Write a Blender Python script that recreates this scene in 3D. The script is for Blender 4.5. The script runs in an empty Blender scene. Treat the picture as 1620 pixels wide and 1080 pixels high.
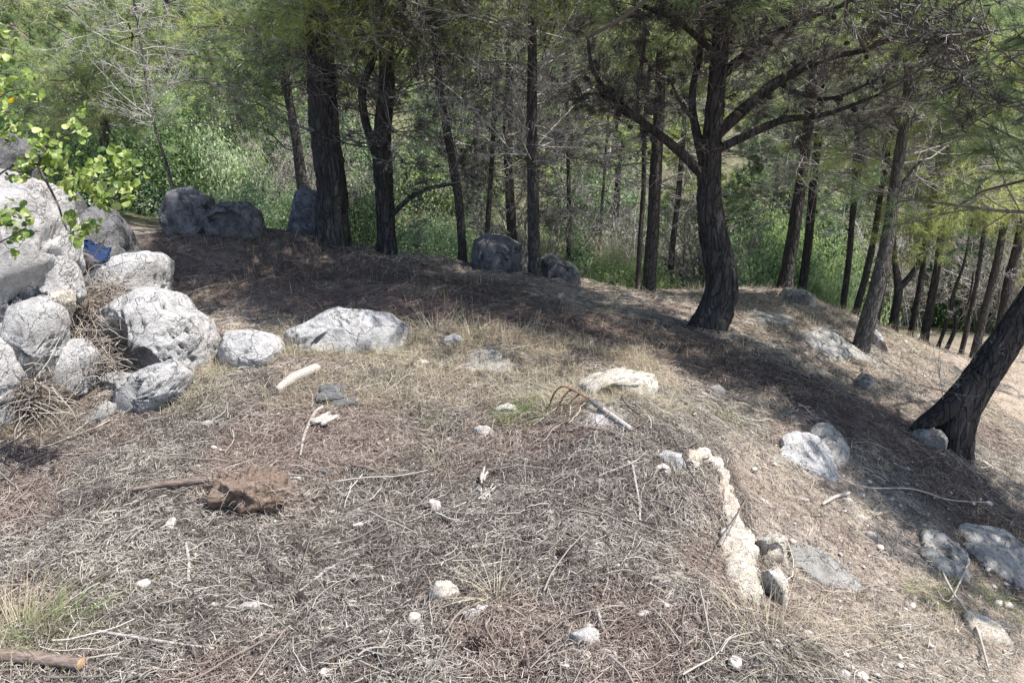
import bpy, bmesh, math
import numpy as np
from mathutils import Vector

# ------------------------------------------------------------------ camera, sky, sun, exposure
scene = bpy.context.scene
COL = scene.collection
PITCH = math.radians(20.0)
FPX = 1247.0
CAMZ = 1.6
cam_d = bpy.data.cameras.new('camera')
cam = bpy.data.objects.new('camera', cam_d)
COL.objects.link(cam)
cam.location = (0, 0, CAMZ)
cam.rotation_euler = (math.radians(90) - PITCH, 0, 0)
cam_d.sensor_width = 36
cam_d.lens = 36 * FPX / 1620
cam_d.clip_start = 0.05
cam_d.clip_end = 600
scene.camera = cam

SUN_EL = math.radians(60)
SUN_AZ = math.radians(112)          # to the right of straight ahead
world = bpy.data.worlds.new('World')
scene.world = world
world.use_nodes = True
wn = world.node_tree.nodes
wl = world.node_tree.links
for n in list(wn): wn.remove(n)
wo = wn.new('ShaderNodeOutputWorld'); wb = wn.new('ShaderNodeBackground'); ws = wn.new('ShaderNodeTexSky')
ws.sky_type = 'NISHITA'; ws.sun_disc = False
ws.sun_elevation = SUN_EL; ws.sun_rotation = SUN_AZ
wb.inputs['Strength'].default_value = 0.15
wl.new(ws.outputs[0], wb.inputs[0]); wl.new(wb.outputs[0], wo.inputs[0])
SV = Vector((math.sin(SUN_AZ) * math.cos(SUN_EL), math.cos(SUN_AZ) * math.cos(SUN_EL), math.sin(SUN_EL)))
sun_d = bpy.data.lights.new('sun', 'SUN')
sun_d.energy = 5.0; sun_d.angle = math.radians(0.5); sun_d.color = (1.0, 0.965, 0.91)
sun = bpy.data.objects.new('sun', sun_d); COL.objects.link(sun)
sun.rotation_euler = SV.to_track_quat('Z', 'Y').to_euler()
sun.location = (0, 0, 30)
scene.view_settings.view_transform = 'Standard'
scene.view_settings.look = 'None'
scene.view_settings.gamma = 1.0
scene.view_settings.exposure = 0.75
scene.render.engine = 'CYCLES'
scene.cycles.max_bounces = 6
scene.cycles.diffuse_bounces = 3
scene.cycles.transmission_bounces = 3
scene.render.resolution_x = 1024
scene.render.resolution_y = 682

# ------------------------------------------------------------------ helpers
cS, sS = math.cos(PITCH), math.sin(PITCH)
def ray(u, v):
    a = (u - 810) / FPX; t = (540 - v) / FPX
    return a, cS + t * sS, -sS + t * cS
def P(u, v, y):
    a, dy, dz = ray(u, v); k = y / dy
    return np.array((a * k, y, CAMZ + dz * k))

def _h(ix, iy, iz, seed):
    h = (ix.astype(np.int64) * 374761393 + iy.astype(np.int64) * 668265263 + iz.astype(np.int64) * 2147483647 + seed * 974634777) & 0xffffffff
    h = ((h ^ (h >> 13)) * 1274126177) & 0xffffffff
    h = h ^ (h >> 16)
    return (h & 0xffff) / 65535.0
def vnoise(p, seed=0):
    p = np.asarray(p, float)
    i = np.floor(p).astype(np.int64); f = p - i; f = f * f * (3 - 2 * f)
    r = 0
    for dx in (0, 1):
        wx = f[..., 0] if dx else 1 - f[..., 0]
        for dy in (0, 1):
            wy = f[..., 1] if dy else 1 - f[..., 1]
            for dz in (0, 1):
                wz = f[..., 2] if dz else 1 - f[..., 2]
                r = r + wx * wy * wz * _h(i[..., 0] + dx, i[..., 1] + dy, i[..., 2] + dz, seed)
    return r
def fbm(p, octv=4, seed=0, gain=0.5):
    s = 0; a = 1; t = 0; p = np.asarray(p, float)
    for o in range(octv):
        s = s + a * vnoise(p * 2 ** o + 17.3 * o, seed + o); t += a; a *= gain
    return s / t
def ridged(p, octv=4, seed=0):
    s = 0; a = 1; t = 0; p = np.asarray(p, float)
    for o in range(octv):
        s = s + a * (1 - np.abs(2 * vnoise(p * 2 ** o + 9.1 * o, seed + o) - 1)); t += a; a *= 0.5
    return s / t

def mesh_data(name, V, Fs, mats, attrs=None, smooth=True, fmat=None):
    me = bpy.data.meshes.new(name)
    V = np.asarray(V, np.float32)
    if not isinstance(Fs, list): Fs = [Fs]
    Fs = [np.asarray(f, np.int32) for f in Fs if len(f)]
    me.vertices.add(len(V)); me.vertices.foreach_set('co', V.ravel())
    li = np.concatenate([f.ravel() for f in Fs]); tot = np.concatenate([np.full(len(f), f.shape[1], np.int32) for f in Fs])
    st = np.concatenate([[0], np.cumsum(tot)[:-1]]).astype(np.int32)
    me.loops.add(len(li)); me.loops.foreach_set('vertex_index', li)
    me.polygons.add(len(tot)); me.polygons.foreach_set('loop_start', st)
    me.polygons.foreach_set('use_smooth', np.full(len(tot), smooth, bool))
    for m in (mats if isinstance(mats, (list, tuple)) else [mats]): me.materials.append(m)
    if fmat is not None: me.polygons.foreach_set('material_index', np.asarray(fmat, np.int32))
    me.update(calc_edges=True)
    if attrs:
        for k, a in attrs.items():
            at = me.attributes.new(k, 'FLOAT', 'POINT'); at.data.foreach_set('value', np.asarray(a, np.float32))
    return me
def link(name, me, parent=None):
    o = bpy.data.objects.new(name, me); COL.objects.link(o)
    if parent is not None: o.parent = parent
    return o
def tag(o, label, cat, group=None, kind=None):
    if label: o['label'] = label
    if cat: o['category'] = cat
    if group: o['group'] = group
    if kind: o['kind'] = kind
    return o
def empty(name, loc):
    o = bpy.data.objects.new(name, None); COL.objects.link(o); o.location = loc; o.empty_display_size = 0.2
    return o
def child(name, V, Fs, mat, root, **kw):
    """part in world coordinates placed under an Empty"""
    V = np.asarray(V, float) - np.array(root.location)
    return link(name, mesh_data(name, V, Fs, mat, **kw), root)
def single(name, V, Fs, mat, label, cat, group=None, kind=None, org=None, **kw):
    V = np.asarray(V, float)
    if org is None: org = (V.min(0) + V.max(0)) / 2; org[2] = V[:, 2].min()
    o = link(name, mesh_data(name, V - org, Fs, mat, **kw)); o.location = org
    return tag(o, label, cat, group, kind)

def norm(a): return a / (np.linalg.norm(a, axis=-1, keepdims=True) + 1e-9)
def tubes(Pl, R, sides=3, cap=False):
    """Pl (n,m,3) polylines, R (n,m) radii -> verts, quads"""
    Pl = np.asarray(Pl, float); R = np.asarray(R, float)
    n, m, _ = Pl.shape
    T = np.empty_like(Pl)
    T[:, 1:-1] = Pl[:, 2:] - Pl[:, :-2]; T[:, 0] = Pl[:, 1] - Pl[:, 0]; T[:, -1] = Pl[:, -1] - Pl[:, -2]
    T = norm(T)
    ref = np.where(np.abs(T[:, :1, 2:3]) > 0.8, np.array([1.0, 0, 0]), np.array([0, 0, 1.0]))
    ref = np.broadcast_to(ref, T.shape)
    A = norm(np.cross(T, ref)); B = np.cross(T, A)
    ang = np.arange(sides) * 2 * np.pi / sides
    V = Pl[:, :, None, :] + R[:, :, None, None] * (A[:, :, None, :] * np.cos(ang)[None, None, :, None] + B[:, :, None, :] * np.sin(ang)[None, None, :, None])
    V = V.reshape(-1, 3)
    base = (np.arange(n) * m * sides)[:, None, None] + (np.arange(m - 1) * sides)[None, :, None]
    k = np.arange(sides)[None, None, :]; k2 = (k + 1) % sides
    F = np.stack([base + k, base + k2, base + sides + k2, base + sides + k], -1).reshape(-1, 4)
    Fs = [F]
    if cap:
        e = (np.arange(n) * m * sides)[:, None]
        Fs.append(e + np.arange(sides)[::-1][None, :]); Fs.append(e + (m - 1) * sides + np.arange(sides)[None, :])
    return V, Fs
class Acc:
    def __init__(s): s.V = []; s.F = {}; s.n = 0; s.A = {}
    def add(s, V, Fs, **attrs):
        if not isinstance(Fs, list): Fs = [Fs]
        for f in Fs:
            f = np.asarray(f)
            if len(f): s.F.setdefault(f.shape[1], []).append(f + s.n)
        s.V.append(V); s.n += len(V)
        for k, a in attrs.items(): s.A.setdefault(k, []).append(a)
    def out(s):
        return np.concatenate(s.V), [np.concatenate(f) for f in s.F.values()]
    def attrs(s): return {k: np.concatenate(a) for k, a in s.A.items()}

# ------------------------------------------------------------------ materials
def newmat(name):
    m = bpy.data.materials.new(name); m.use_nodes = True
    nt = m.node_tree
    for n in list(nt.nodes): nt.nodes.remove(n)
    out = nt.nodes.new('ShaderNodeOutputMaterial')
    return m, nt, out
def ramp(nt, stops, fac):
    r = nt.nodes.new('ShaderNodeValToRGB')
    e = r.color_ramp.elements
    while len(e) < len(stops): e.new(0.5)
    for k, (p, c) in enumerate(stops):
        e[k].position = p; e[k].color = (*c, 1)
    nt.links.new(fac, r.inputs[0])
    return r.outputs[0]
def noise(nt, scale, detail=4, vec=None, rough=0.55, obj=True):
    n = nt.nodes.new('ShaderNodeTexNoise'); n.inputs['Scale'].default_value = scale
    n.inputs['Detail'].default_value = detail; n.inputs['Roughness'].default_value = rough
    if vec is not None: nt.links.new(vec, n.inputs['Vector'])
    return n.outputs['Fac']
def texco(nt, scale=(1, 1, 1), which='Object'):
    t = nt.nodes.new('ShaderNodeTexCoord'); mp = nt.nodes.new('ShaderNodeMapping')
    mp.inputs['Scale'].default_value = scale
    nt.links.new(t.outputs[which], mp.inputs['Vector'])
    return mp.outputs[0]
def mixc(nt, fac, a, b, mode='MIX'):
    m = nt.nodes.new('ShaderNodeMix'); m.data_type = 'RGBA'; m.blend_type = mode
    if isinstance(fac, (int, float)): m.inputs[0].default_value = fac
    else: nt.links.new(fac, m.inputs[0])
    for i, c in ((6, a), (7, b)):
        if isinstance(c, tuple): m.inputs[i].default_value = (*c, 1)
        else: nt.links.new(c, m.inputs[i])
    return m.outputs[2]
def principled(nt, out, col, rough=0.85, spec=0.2, bump=None, bstr=0.5, bdist=0.02):
    p = nt.nodes.new('ShaderNodeBsdfPrincipled')
    if isinstance(col, tuple): p.inputs['Base Color'].default_value = (*col, 1)
    else: nt.links.new(col, p.inputs['Base Color'])
    p.inputs['Roughness'].default_value = rough
    p.inputs['Specular IOR Level'].default_value = spec
    if bump is not None:
        b = nt.nodes.new('ShaderNodeBump'); b.inputs['Strength'].default_value = bstr; b.inputs['Distance'].default_value = bdist
        nt.links.new(bump, b.inputs['Height']); nt.links.new(b.outputs[0], p.inputs['Normal'])
    nt.links.new(p.outputs[0], out.inputs[0])
    return p
def attr(nt, name):
    a = nt.nodes.new('ShaderNodeAttribute'); a.attribute_name = name
    return a.outputs['Fac']

def leaf_mat(name, stops, trans=0.4, rand=0.0, rough=0.6, tr_tint=(1.0, 1.0, 0.55)):
    m, nt, out = newmat(name)
    f = attr(nt, 'tint')
    if rand:
        oi = nt.nodes.new('ShaderNodeObjectInfo')
        a = nt.nodes.new('ShaderNodeMath'); a.operation = 'MULTIPLY_ADD'
        nt.links.new(oi.outputs['Random'], a.inputs[0]); a.inputs[1].default_value = rand; a.inputs[2].default_value = -rand / 2
        b = nt.nodes.new('ShaderNodeMath'); b.operation = 'ADD'; b.use_clamp = True
        nt.links.new(f, b.inputs[0]); nt.links.new(a.outputs[0], b.inputs[1]); f = b.outputs[0]
    c = ramp(nt, stops, f)
    p = nt.nodes.new('ShaderNodeBsdfPrincipled'); nt.links.new(c, p.inputs['Base Color'])
    p.inputs['Roughness'].default_value = rough; p.inputs['Specular IOR Level'].default_value = 0.25
    t = nt.nodes.new('ShaderNodeBsdfTranslucent')
    tc = mixc(nt, 1.0, c, tr_tint, 'MULTIPLY'); tc2 = mixc(nt, 1.0, tc, (1.8, 1.8, 1.8), 'MULTIPLY')
    nt.links.new(tc2, t.inputs[0])
    mx = nt.nodes.new('ShaderNodeMixShader'); mx.inputs[0].default_value = trans
    nt.links.new(p.outputs[0], mx.inputs[1]); nt.links.new(t.outputs[0], mx.inputs[2]); nt.links.new(mx.outputs[0], out.inputs[0])
    return m

M = {}
# ground
m, nt, out = newmat('soil_ground'); w = texco(nt, which='Object')
n1 = noise(nt, 0.9, 5, w); n2 = noise(nt, 7, 6, w, 0.65); n3 = noise(nt, 55, 5, w, 0.7)
c1 = ramp(nt, [(0.35, (0.37, 0.27, 0.215)), (0.5, (0.29, 0.225, 0.185)), (0.65, (0.40, 0.31, 0.25))], n1)
c2 = ramp(nt, [(0.35, (0.20, 0.16, 0.13)), (0.55, (0.36, 0.29, 0.23)), (0.7, (0.50, 0.43, 0.35))], n2)
c3 = ramp(nt, [(0.35, (0.18, 0.15, 0.13)), (0.5, (0.40, 0.33, 0.27)), (0.68, (0.66, 0.6, 0.52))], n3)
c = mixc(nt, 0.5, c1, c2); c = mixc(nt, 0.45, c, c3)
# valley floor and far slope are greener
c = mixc(nt, attr(nt, 'mound'), c, mixc(nt, 0.85, c, (0.09, 0.07, 0.06)))  # soil darkened: gaps under mound litter, and shade painted along the band
zone = attr(nt, 'zone')
g = ramp(nt, [(0.35, (0.05, 0.06, 0.03)), (0.55, (0.11, 0.115, 0.06)), (0.72, (0.27, 0.22, 0.15))], n2)
c = mixc(nt, zone, c, g)
principled(nt, out, c, 0.95, 0.1, n3, 0.9, 0.02); M['soil'] = m

# strand litter
def strand_mat(name, stops, red=(0.33, 0.22, 0.18), rough=0.75, trans=0.0):
    m, nt, out = newmat(name)
    c = ramp(nt, stops, attr(nt, 'tint'))
    c = mixc(nt, attr(nt, 'hue'), c, mixc(nt, 0.6, c, red))
    principled(nt, out, c, rough, 0.25)
    return m
M['litter'] = strand_mat('needle_litter', [(0.0, (0.055, 0.044, 0.04)), (0.3, (0.18, 0.157, 0.138)), (0.6, (0.35, 0.32, 0.275)), (1.0, (0.52, 0.485, 0.425))])
M['straw'] = leaf_mat('dry_straw', [(0.0, (0.24, 0.20, 0.13)), (0.5, (0.40, 0.345, 0.235)), (1.0, (0.60, 0.55, 0.41))], 0.25, tr_tint=(1, 0.95, 0.8))
M['grass'] = leaf_mat('green_grass', [(0.0, (0.07, 0.14, 0.03)), (0.6, (0.14, 0.24, 0.06)), (1.0, (0.30, 0.34, 0.13))], 0.4)
M['twig'] = strand_mat('dead_twig', [(0.0, (0.09, 0.08, 0.073)), (0.5, (0.25, 0.235, 0.22)), (1.0, (0.54, 0.52, 0.49))])
M['needle'] = leaf_mat('pine_needles', [(0.0, (0.09, 0.13, 0.095)), (0.35, (0.21, 0.275, 0.18)), (0.7, (0.38, 0.45, 0.27)), (1.0, (0.54, 0.56, 0.26))], 0.5, rand=0.5, tr_tint=(1, 1, .7))
M['needle_yellow'] = leaf_mat('yellow_green_needles', [(0.0, (0.14, 0.18, 0.08)), (0.5, (0.33, 0.38, 0.17)), (1.0, (0.55, 0.57, 0.28))], 0.5, rand=0.2, tr_tint=(1, 1, .6))
M['deadneedle'] = leaf_mat('dead_needles', [(0.0, (0.03, 0.027, 0.025)), (0.6, (0.075, 0.066, 0.06)), (1.0, (0.17, 0.15, 0.13))], 0.2, tr_tint=(1, .9, .8))
M['leaf'] = leaf_mat('shrub_leaves', [(0.0, (0.025, 0.05, 0.022)), (0.5, (0.19, 0.28, 0.14)), (1.0, (0.42, 0.48, 0.25))], 0.38, rand=0.6, tr_tint=(1, 1, .7))
M['bramble'] = leaf_mat('bramble_leaves', [(0.0, (0.03, 0.06, 0.028)), (0.5, (0.19, 0.285, 0.165)), (1.0, (0.52, 0.57, 0.40))], 0.38, tr_tint=(1, 1, .7))
M['oakleaf'] = leaf_mat('bright_round_leaves', [(0.0, (0.06, 0.11, 0.03)), (0.45, (0.21, 0.28, 0.07)), (0.88, (0.44, 0.49, 0.21)), (0.97, (0.70, 0.46, 0.02))], 0.33, rough=0.4)

def bark_mat(name, a, b, d, zs=0.25, sc=16, br=0.8):
    m, nt, out = newmat(name); w = texco(nt, (1, 1, zs))
    v = nt.nodes.new('ShaderNodeTexVoronoi'); v.feature = 'DISTANCE_TO_EDGE'; v.inputs['Scale'].default_value = sc * 1.6
    nw = nt.nodes.new('ShaderNodeTexNoise'); nw.inputs['Scale'].default_value = 9; nt.links.new(w, nw.inputs['Vector'])
    wv = mixc(nt, 0.12, w, nw.outputs['Color']); nt.links.new(wv, v.inputs['Vector'])
    n1 = noise(nt, sc, 7, w, 0.65); n2 = noise(nt, 2.2, 3, w)
    c = ramp(nt, [(0.3, a), (0.5, b), (0.7, d)], n1)
    e = ramp(nt, [(0.0, (0.25, 0.25, 0.25)), (0.12, (1, 1, 1))], v.outputs['Distance'])
    c = mixc(nt, 0.28, c, e, 'MULTIPLY')
    c = mixc(nt, n2, c, mixc(nt, 0.5, c, (0.16, 0.15, 0.14)))
    ad = nt.nodes.new('ShaderNodeMath'); ad.operation = 'MULTIPLY'; nt.links.new(e, ad.inputs[0]); nt.links.new(n1, ad.inputs[1])
    principled(nt, out, c, 0.9, 0.15, ad.outputs[0], 1.0, 0.05)
    return m
M['bark'] = bark_mat('dark_pine_bark', (0.012, 0.011, 0.011), (0.036, 0.031, 0.030), (0.105, 0.092, 0.088))
M['bark_far'] = bark_mat('grey_brown_bark', (0.03, 0.026, 0.025), (0.07, 0.062, 0.058), (0.14, 0.126, 0.118), 0.3, 22)
M['bark_grey'] = bark_mat('pale_grey_bark', (0.07, 0.065, 0.06), (0.13, 0.12, 0.11), (0.24, 0.225, 0.21), 0.3, 24, 0.5)

def rock_mat(name, lo, mid, hi, stain, sc=1.0):
    m, nt, out = newmat(name); w = texco(nt)
    n1 = noise(nt, 3.2 * sc, 7, w, 0.62); n2 = noise(nt, 14 * sc, 8, w, 0.72); n3 = noise(nt, 70 * sc, 6, w, 0.75); n4 = noise(nt, 1.7 * sc, 3, w)
    c = ramp(nt, [(0.28, lo), (0.40, mid), (0.52, hi)], n1)
    c2 = ramp(nt, [(0.28, (0.12, 0.12, 0.12)), (0.38, lo), (0.46, mid), (0.56, hi)], n2)
    c = mixc(nt, 0.5, c, c2)
    v = nt.nodes.new('ShaderNodeTexVoronoi'); v.feature = 'DISTANCE_TO_EDGE'; v.inputs['Scale'].default_value = 5 * sc
    nw = nt.nodes.new('ShaderNodeTexNoise'); nw.inputs['Scale'].default_value = 6 * sc; nw.inputs['Detail'].default_value = 6; nt.links.new(w, nw.inputs['Vector'])
    wv = mixc(nt, 0.35, w, nw.outputs['Color']); nt.links.new(wv, v.inputs['Vector'])
    crk = ramp(nt, [(0.0, (0.25, 0.25, 0.25)), (0.03, (1, 1, 1))], v.outputs['Distance'])
    c = mixc(nt, 0.2, c, crk, 'MULTIPLY')
    sp = ramp(nt, [(0.34, (0.3, 0.3, 0.3)), (0.44, (1, 1, 1))], n3)
    c = mixc(nt, 0.45, c, sp, 'MULTIPLY')
    st = ramp(nt, [(0.52, (0, 0, 0)), (0.68, (0.8, 0.8, 0.8))], n4)
    c = mixc(nt, st, c, mixc(nt, 0.6, c, stain))
    ad = nt.nodes.new('ShaderNodeMath'); ad.operation = 'MULTIPLY_ADD'; nt.links.new(n2, ad.inputs[0]); ad.inputs[1].default_value = 2.5; nt.links.new(n3, ad.inputs[2])
    ad2 = nt.nodes.new('ShaderNodeMath'); ad2.operation = 'ADD'; nt.links.new(ad.outputs[0], ad2.inputs[0]); nt.links.new(crk, ad2.inputs[1])
    principled(nt, out, c, 0.9, 0.15, ad2.outputs[0], 1.0, 0.022 / sc)
    return m
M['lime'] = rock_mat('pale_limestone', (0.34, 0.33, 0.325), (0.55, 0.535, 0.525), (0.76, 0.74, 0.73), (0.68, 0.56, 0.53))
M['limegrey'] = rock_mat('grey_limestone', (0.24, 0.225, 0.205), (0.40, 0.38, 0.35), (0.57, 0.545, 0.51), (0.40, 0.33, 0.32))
M['limeshade'] = rock_mat('shade_darkened_limestone', (0.08, 0.078, 0.08), (0.16, 0.157, 0.162), (0.30, 0.295, 0.30), (0.22, 0.18, 0.17))  # dark stone with the boulders' shade put into its colour
M['limecream'] = rock_mat('cream_limestone', (0.42, 0.33, 0.25), (0.62, 0.54, 0.44), (0.78, 0.73, 0.65), (0.60, 0.42, 0.30), 2.5)
M['limebright'] = rock_mat('bright_cream_limestone', (0.50, 0.40, 0.31), (0.72, 0.64, 0.55), (0.86, 0.81, 0.74), (0.66, 0.47, 0.38), 2.5)
M['pebble'] = rock_mat('pebble_stone', (0.40, 0.34, 0.30), (0.56, 0.50, 0.46), (0.72, 0.68, 0.64), (0.52, 0.38, 0.33), 4)
M['earth'] = rock_mat('dark_humus_earth', (0.05, 0.04, 0.032), (0.10, 0.08, 0.066), (0.20, 0.165, 0.14), (0.12, 0.09, 0.07), 5)
M['rednode'] = rock_mat('earthy_clod', (0.10, 0.072, 0.055), (0.20, 0.145, 0.11), (0.34, 0.25, 0.195), (0.30, 0.18, 0.12), 4)

def simple(name, a, b, sc, zs=(1, 1, 1), rough=0.8, spec=0.2, metal=0, bs=0.4):
    m, nt, out = newmat(name); w = texco(nt, zs); n = noise(nt, sc, 6, w, 0.65)
    p = principled(nt, out, ramp(nt, [(0.35, a), (0.65, b)], n), rough, spec, n, bs, 0.01)
    p.inputs['Metallic'].default_value = metal
    return m
M['chip'] = simple('pale_stone_chip', (0.34, 0.30, 0.265), (0.56, 0.51, 0.46), 3, rough=.9)
M['wood_pale'] = simple('weathered_pale_wood', (0.27, 0.235, 0.21), (0.50, 0.46, 0.42), 30, (1, 6, 6))
M['wood_dark'] = simple('dark_grey_wood', (0.06, 0.06, 0.06), (0.24, 0.235, 0.23), 30, (1, 8, 8), bs=0.9)
M['wood_brown'] = simple('brown_bark_stick', (0.09, 0.065, 0.052), (0.26, 0.205, 0.175), 25, (1, 5, 5))
M['wood_cut'] = simple('fresh_cut_wood', (0.22, 0.13, 0.07), (0.42, 0.28, 0.17), 40)
M['rust'] = simple('rusted_iron', (0.10, 0.05, 0.035), (0.24, 0.13, 0.09), 60, rough=0.7, metal=0.3)
M['steel'] = simple('dull_dark_steel', (0.13, 0.125, 0.12), (0.30, 0.29, 0.28), 60, rough=0.55, metal=0.5)
M['blue'] = simple('blue_cloth', (0.004, 0.013, 0.045), (0.009, 0.03, 0.085), 20, rough=0.6, spec=0.4)
M['cone'] = simple('pine_cone_scales', (0.02, 0.016, 0.014), (0.07, 0.052, 0.045), 60)

# ------------------------------------------------------------------ terrain
ctrl = []
def cp(x, y, z): ctrl.append((x, y, z))
def cpx(u, v, y): p = P(u, v, y); ctrl.append((p[0], p[1], p[2]))
for x in (-3.5, -1.5, 0, 0.6):
    for y in (-2, 0, 1.5, 2.6, 3.8): cp(x, y, -0.02 if x > -3 else 0.05)
for y in (-2, 0, 1.5, 2.0): cp(1.3, y, -0.28); cp(2.2, y, -0.62); cp(4, y, -1.3)
cp(0.82, 2.98, -0.0); cp(0.74, 2.03, -0.02); cp(0.98, 3.0, -0.17); cp(0.92, 2.1, -0.16)
for u, v, y in [(1500, 720, 4.38), (1600, 1050, 2.26), (1400, 900, 2.81), (1250, 800, 3.07), (1250, 640, 4.2), (1100, 600, 4.3), (1130, 525, 5.42),
                (1365, 555, 6.49), (1242, 458, 8.08), (1170, 470, 7.46), (1330, 490, 8.0), (1410, 522, 8.34), (1500, 555, 8.6), (1600, 545, 9.2),
                (1600, 650, 6.2), (1600, 850, 3.56), (1500, 620, 6.16), (1030, 472, 6.8), (950, 461, 6.66), (860, 440, 6.6), (760, 432, 6.43),
                (620, 412, 6.39), (525, 396, 6.72), (430, 370, 7.06), (260, 372, 7.06), (480, 470, 5.35), (250, 450, 5.6), (700, 480, 5.2),
                (850, 520, 4.75), (1000, 540, 4.95), (640, 560, 4.2), (60, 380, 6.9), (1250, 540, 5.9)]: cpx(u, v, y)
cols = {-70: 1, -25: .6, -12: .3, -5: 0, -2: 0, 1: 0, 4: 0, 9: 0, 20: 0, 45: 0.2, 75: .5}
for x, b in cols.items():
    for y, zl, zm, zr in [(7.9, .05, -.40, -1.5), (8.8, -.15, -1.0, -1.95), (10.5, -.45, -1.9, -2.25), (12.5, -.5, -2.15, -2.5), (16, 0., -1.7, -2.5), (20, 1.2, -.5, -1.6),
                          (26, 3.5, 2., .6), (35, 7.5, 6.3, 4.5), (50, 14.5, 13.5, 11), (80, 28, 28, 26), (115, 42, 42, 40)]:
        if y < 9.5 and (x > 3 or x < -20): continue
        if y < 8.2 and x > 0: continue
        if x <= -5: z = zl + b * 3
        elif x == -2: z = .45 * zl + .55 * zm
        elif x == 1: z = zm
        elif x == 4: z = (zm + zr) / 2
        else: z = zr + b * 3
        cp(x, y, z)
for x in (-70, -25, -9): cp(x, 3, 0.5 + (abs(x) > 20) * 2); cp(x, -3, 0.3 + (abs(x) > 20) * 2)
for x in (9, 25, 75):
    for y in (-3, 3, 7): cp(x, y, -2.4 - (x > 20) * 1.0)
for x in (-60, 0, 60): cp(x, -40, 3)
ctrl = np.array(ctrl)
def kern(d2): return np.sqrt(d2 + 0.16)
A = kern(((ctrl[:, None, :2] - ctrl[None, :, :2]) ** 2).sum(-1)) - 0.002 * np.eye(len(ctrl))
Q = np.concatenate([np.ones((len(ctrl), 1)), ctrl[:, :2]], 1)
S = np.block([[A, Q], [Q.T, np.zeros((3, 3))]])
sol = np.linalg.solve(S, np.concatenate([ctrl[:, 2], np.zeros(3)]))
def Hbase(x, y):
    sh = np.shape(x); x = np.ravel(x); y = np.ravel(y)
    d2 = (x[:, None] - ctrl[None, :, 0]) ** 2 + (y[:, None] - ctrl[None, :, 1]) ** 2
    return (kern(d2) @ sol[:-3] + sol[-3] + sol[-2] * x + sol[-1] * y).reshape(sh)
def stretch(a, b, step, lo, hi, g=1.09):
    c = list(np.arange(a, b, step)); s = step; x = c[-1]
    while x < hi: s = min(s * g, 4); x += s; c.append(x)
    s = step; x = c[0]
    while x > lo: s = min(s * g, 4); x -= s; c.insert(0, x)
    return np.array(c)
GX = stretch(-4.2, 4.2, 0.028, -90, 90); GY = stretch(1.2, 8.6, 0.028, -45, 118)
XX, YY = np.meshgrid(GX, GY)
ZZ = np.empty_like(XX)
for r in range(0, len(GY), 40): ZZ[r:r + 40] = Hbase(XX[r:r + 40], YY[r:r + 40])
p3 = np.stack([XX, YY, np.zeros_like(XX)], -1)
near = np.clip((10 - YY) / 3, 0, 1) * np.clip((8 - np.abs(XX)) / 2, 0, 1)
ZZ += (fbm(p3 * 1.6, 4, 3) - 0.5) * 0.14 * near + (fbm(p3 * 7, 4, 9) - 0.5) * 0.055 * near + (fbm(p3 * 30, 2, 19) - .5) * 0.014 * near
ZZ += (1 - near) * (fbm(p3 * 0.3, 5, 5) - 0.5) * 1.2 * np.clip((YY - 9) / 8 + np.clip(np.abs(XX) - 7, 0, 8) / 8, 0, 1)
def H(x, y):
    x = np.asarray(x, float); y = np.asarray(y, float)
    i = np.clip(np.searchsorted(GX, x) - 1, 0, len(GX) - 2); j = np.clip(np.searchsorted(GY, y) - 1, 0, len(GY) - 2)
    fx = np.clip((x - GX[i]) / (GX[i + 1] - GX[i]), 0, 1); fy = np.clip((y - GY[j]) / (GY[j + 1] - GY[j]), 0, 1)
    return (ZZ[j, i] * (1 - fx) + ZZ[j, i + 1] * fx) * (1 - fy) + (ZZ[j + 1, i] * (1 - fx) + ZZ[j + 1, i + 1] * fx) * fy
def hit(u, v):
    a, dy, dz = ray(u, v)
    ys = np.arange(1.2, 60, 0.01)
    k = ys / dy; z = CAMZ + dz * k; g = H(a * k, ys)
    w = np.nonzero(z < g)[0]
    i = w[0] if len(w) else len(ys) - 1
    return np.array((a * k[i], ys[i], g[i]))
ny, nx = XX.shape
SHADE_BAND = np.array([hit(u, v)[:2] for u, v in [(240, 400), (420, 420), (600, 445), (760, 475), (880, 530), (1010, 545), (1130, 575), (1250, 610), (1400, 685), (1560, 820), (1640, 920)]])
def shade_bandmask(x, y):  # where the shadow band is painted darker into soil and litter
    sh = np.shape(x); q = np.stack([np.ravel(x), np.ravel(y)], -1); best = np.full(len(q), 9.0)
    for a, b in zip(SHADE_BAND[:-1], SHADE_BAND[1:]):
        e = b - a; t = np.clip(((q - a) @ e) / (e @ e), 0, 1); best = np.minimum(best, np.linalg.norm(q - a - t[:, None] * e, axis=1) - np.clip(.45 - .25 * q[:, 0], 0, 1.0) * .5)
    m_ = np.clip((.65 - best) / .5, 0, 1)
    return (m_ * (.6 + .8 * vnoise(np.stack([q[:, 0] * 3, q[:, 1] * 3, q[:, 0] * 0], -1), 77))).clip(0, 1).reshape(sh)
idx = np.arange(nx * ny).reshape(ny, nx)
GF = np.stack([idx[:-1, :-1], idx[:-1, 1:], idx[1:, 1:], idx[1:, :-1]], -1).reshape(-1, 4)
zone = np.clip((YY - 8.6 + 0.15 * np.abs(XX - 1) * 0) / 1.5, 0, 1) * 0.85
g = link('ground', mesh_data('ground', np.stack([XX, YY, ZZ], -1).reshape(-1, 3), GF, M['soil'], {'zone': zone.ravel(), 'mound': np.maximum(np.clip((1.0 - XX) / .25, 0, 1) * np.clip((4.3 - YY) / .6, 0, 1), .95 * shade_bandmask(XX, YY)).ravel()}))  # mound attribute also carries the painted shade band
g['kind'] = 'structure'

def pmin(x): return np.minimum(np.maximum(x, 0), 1)

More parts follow.
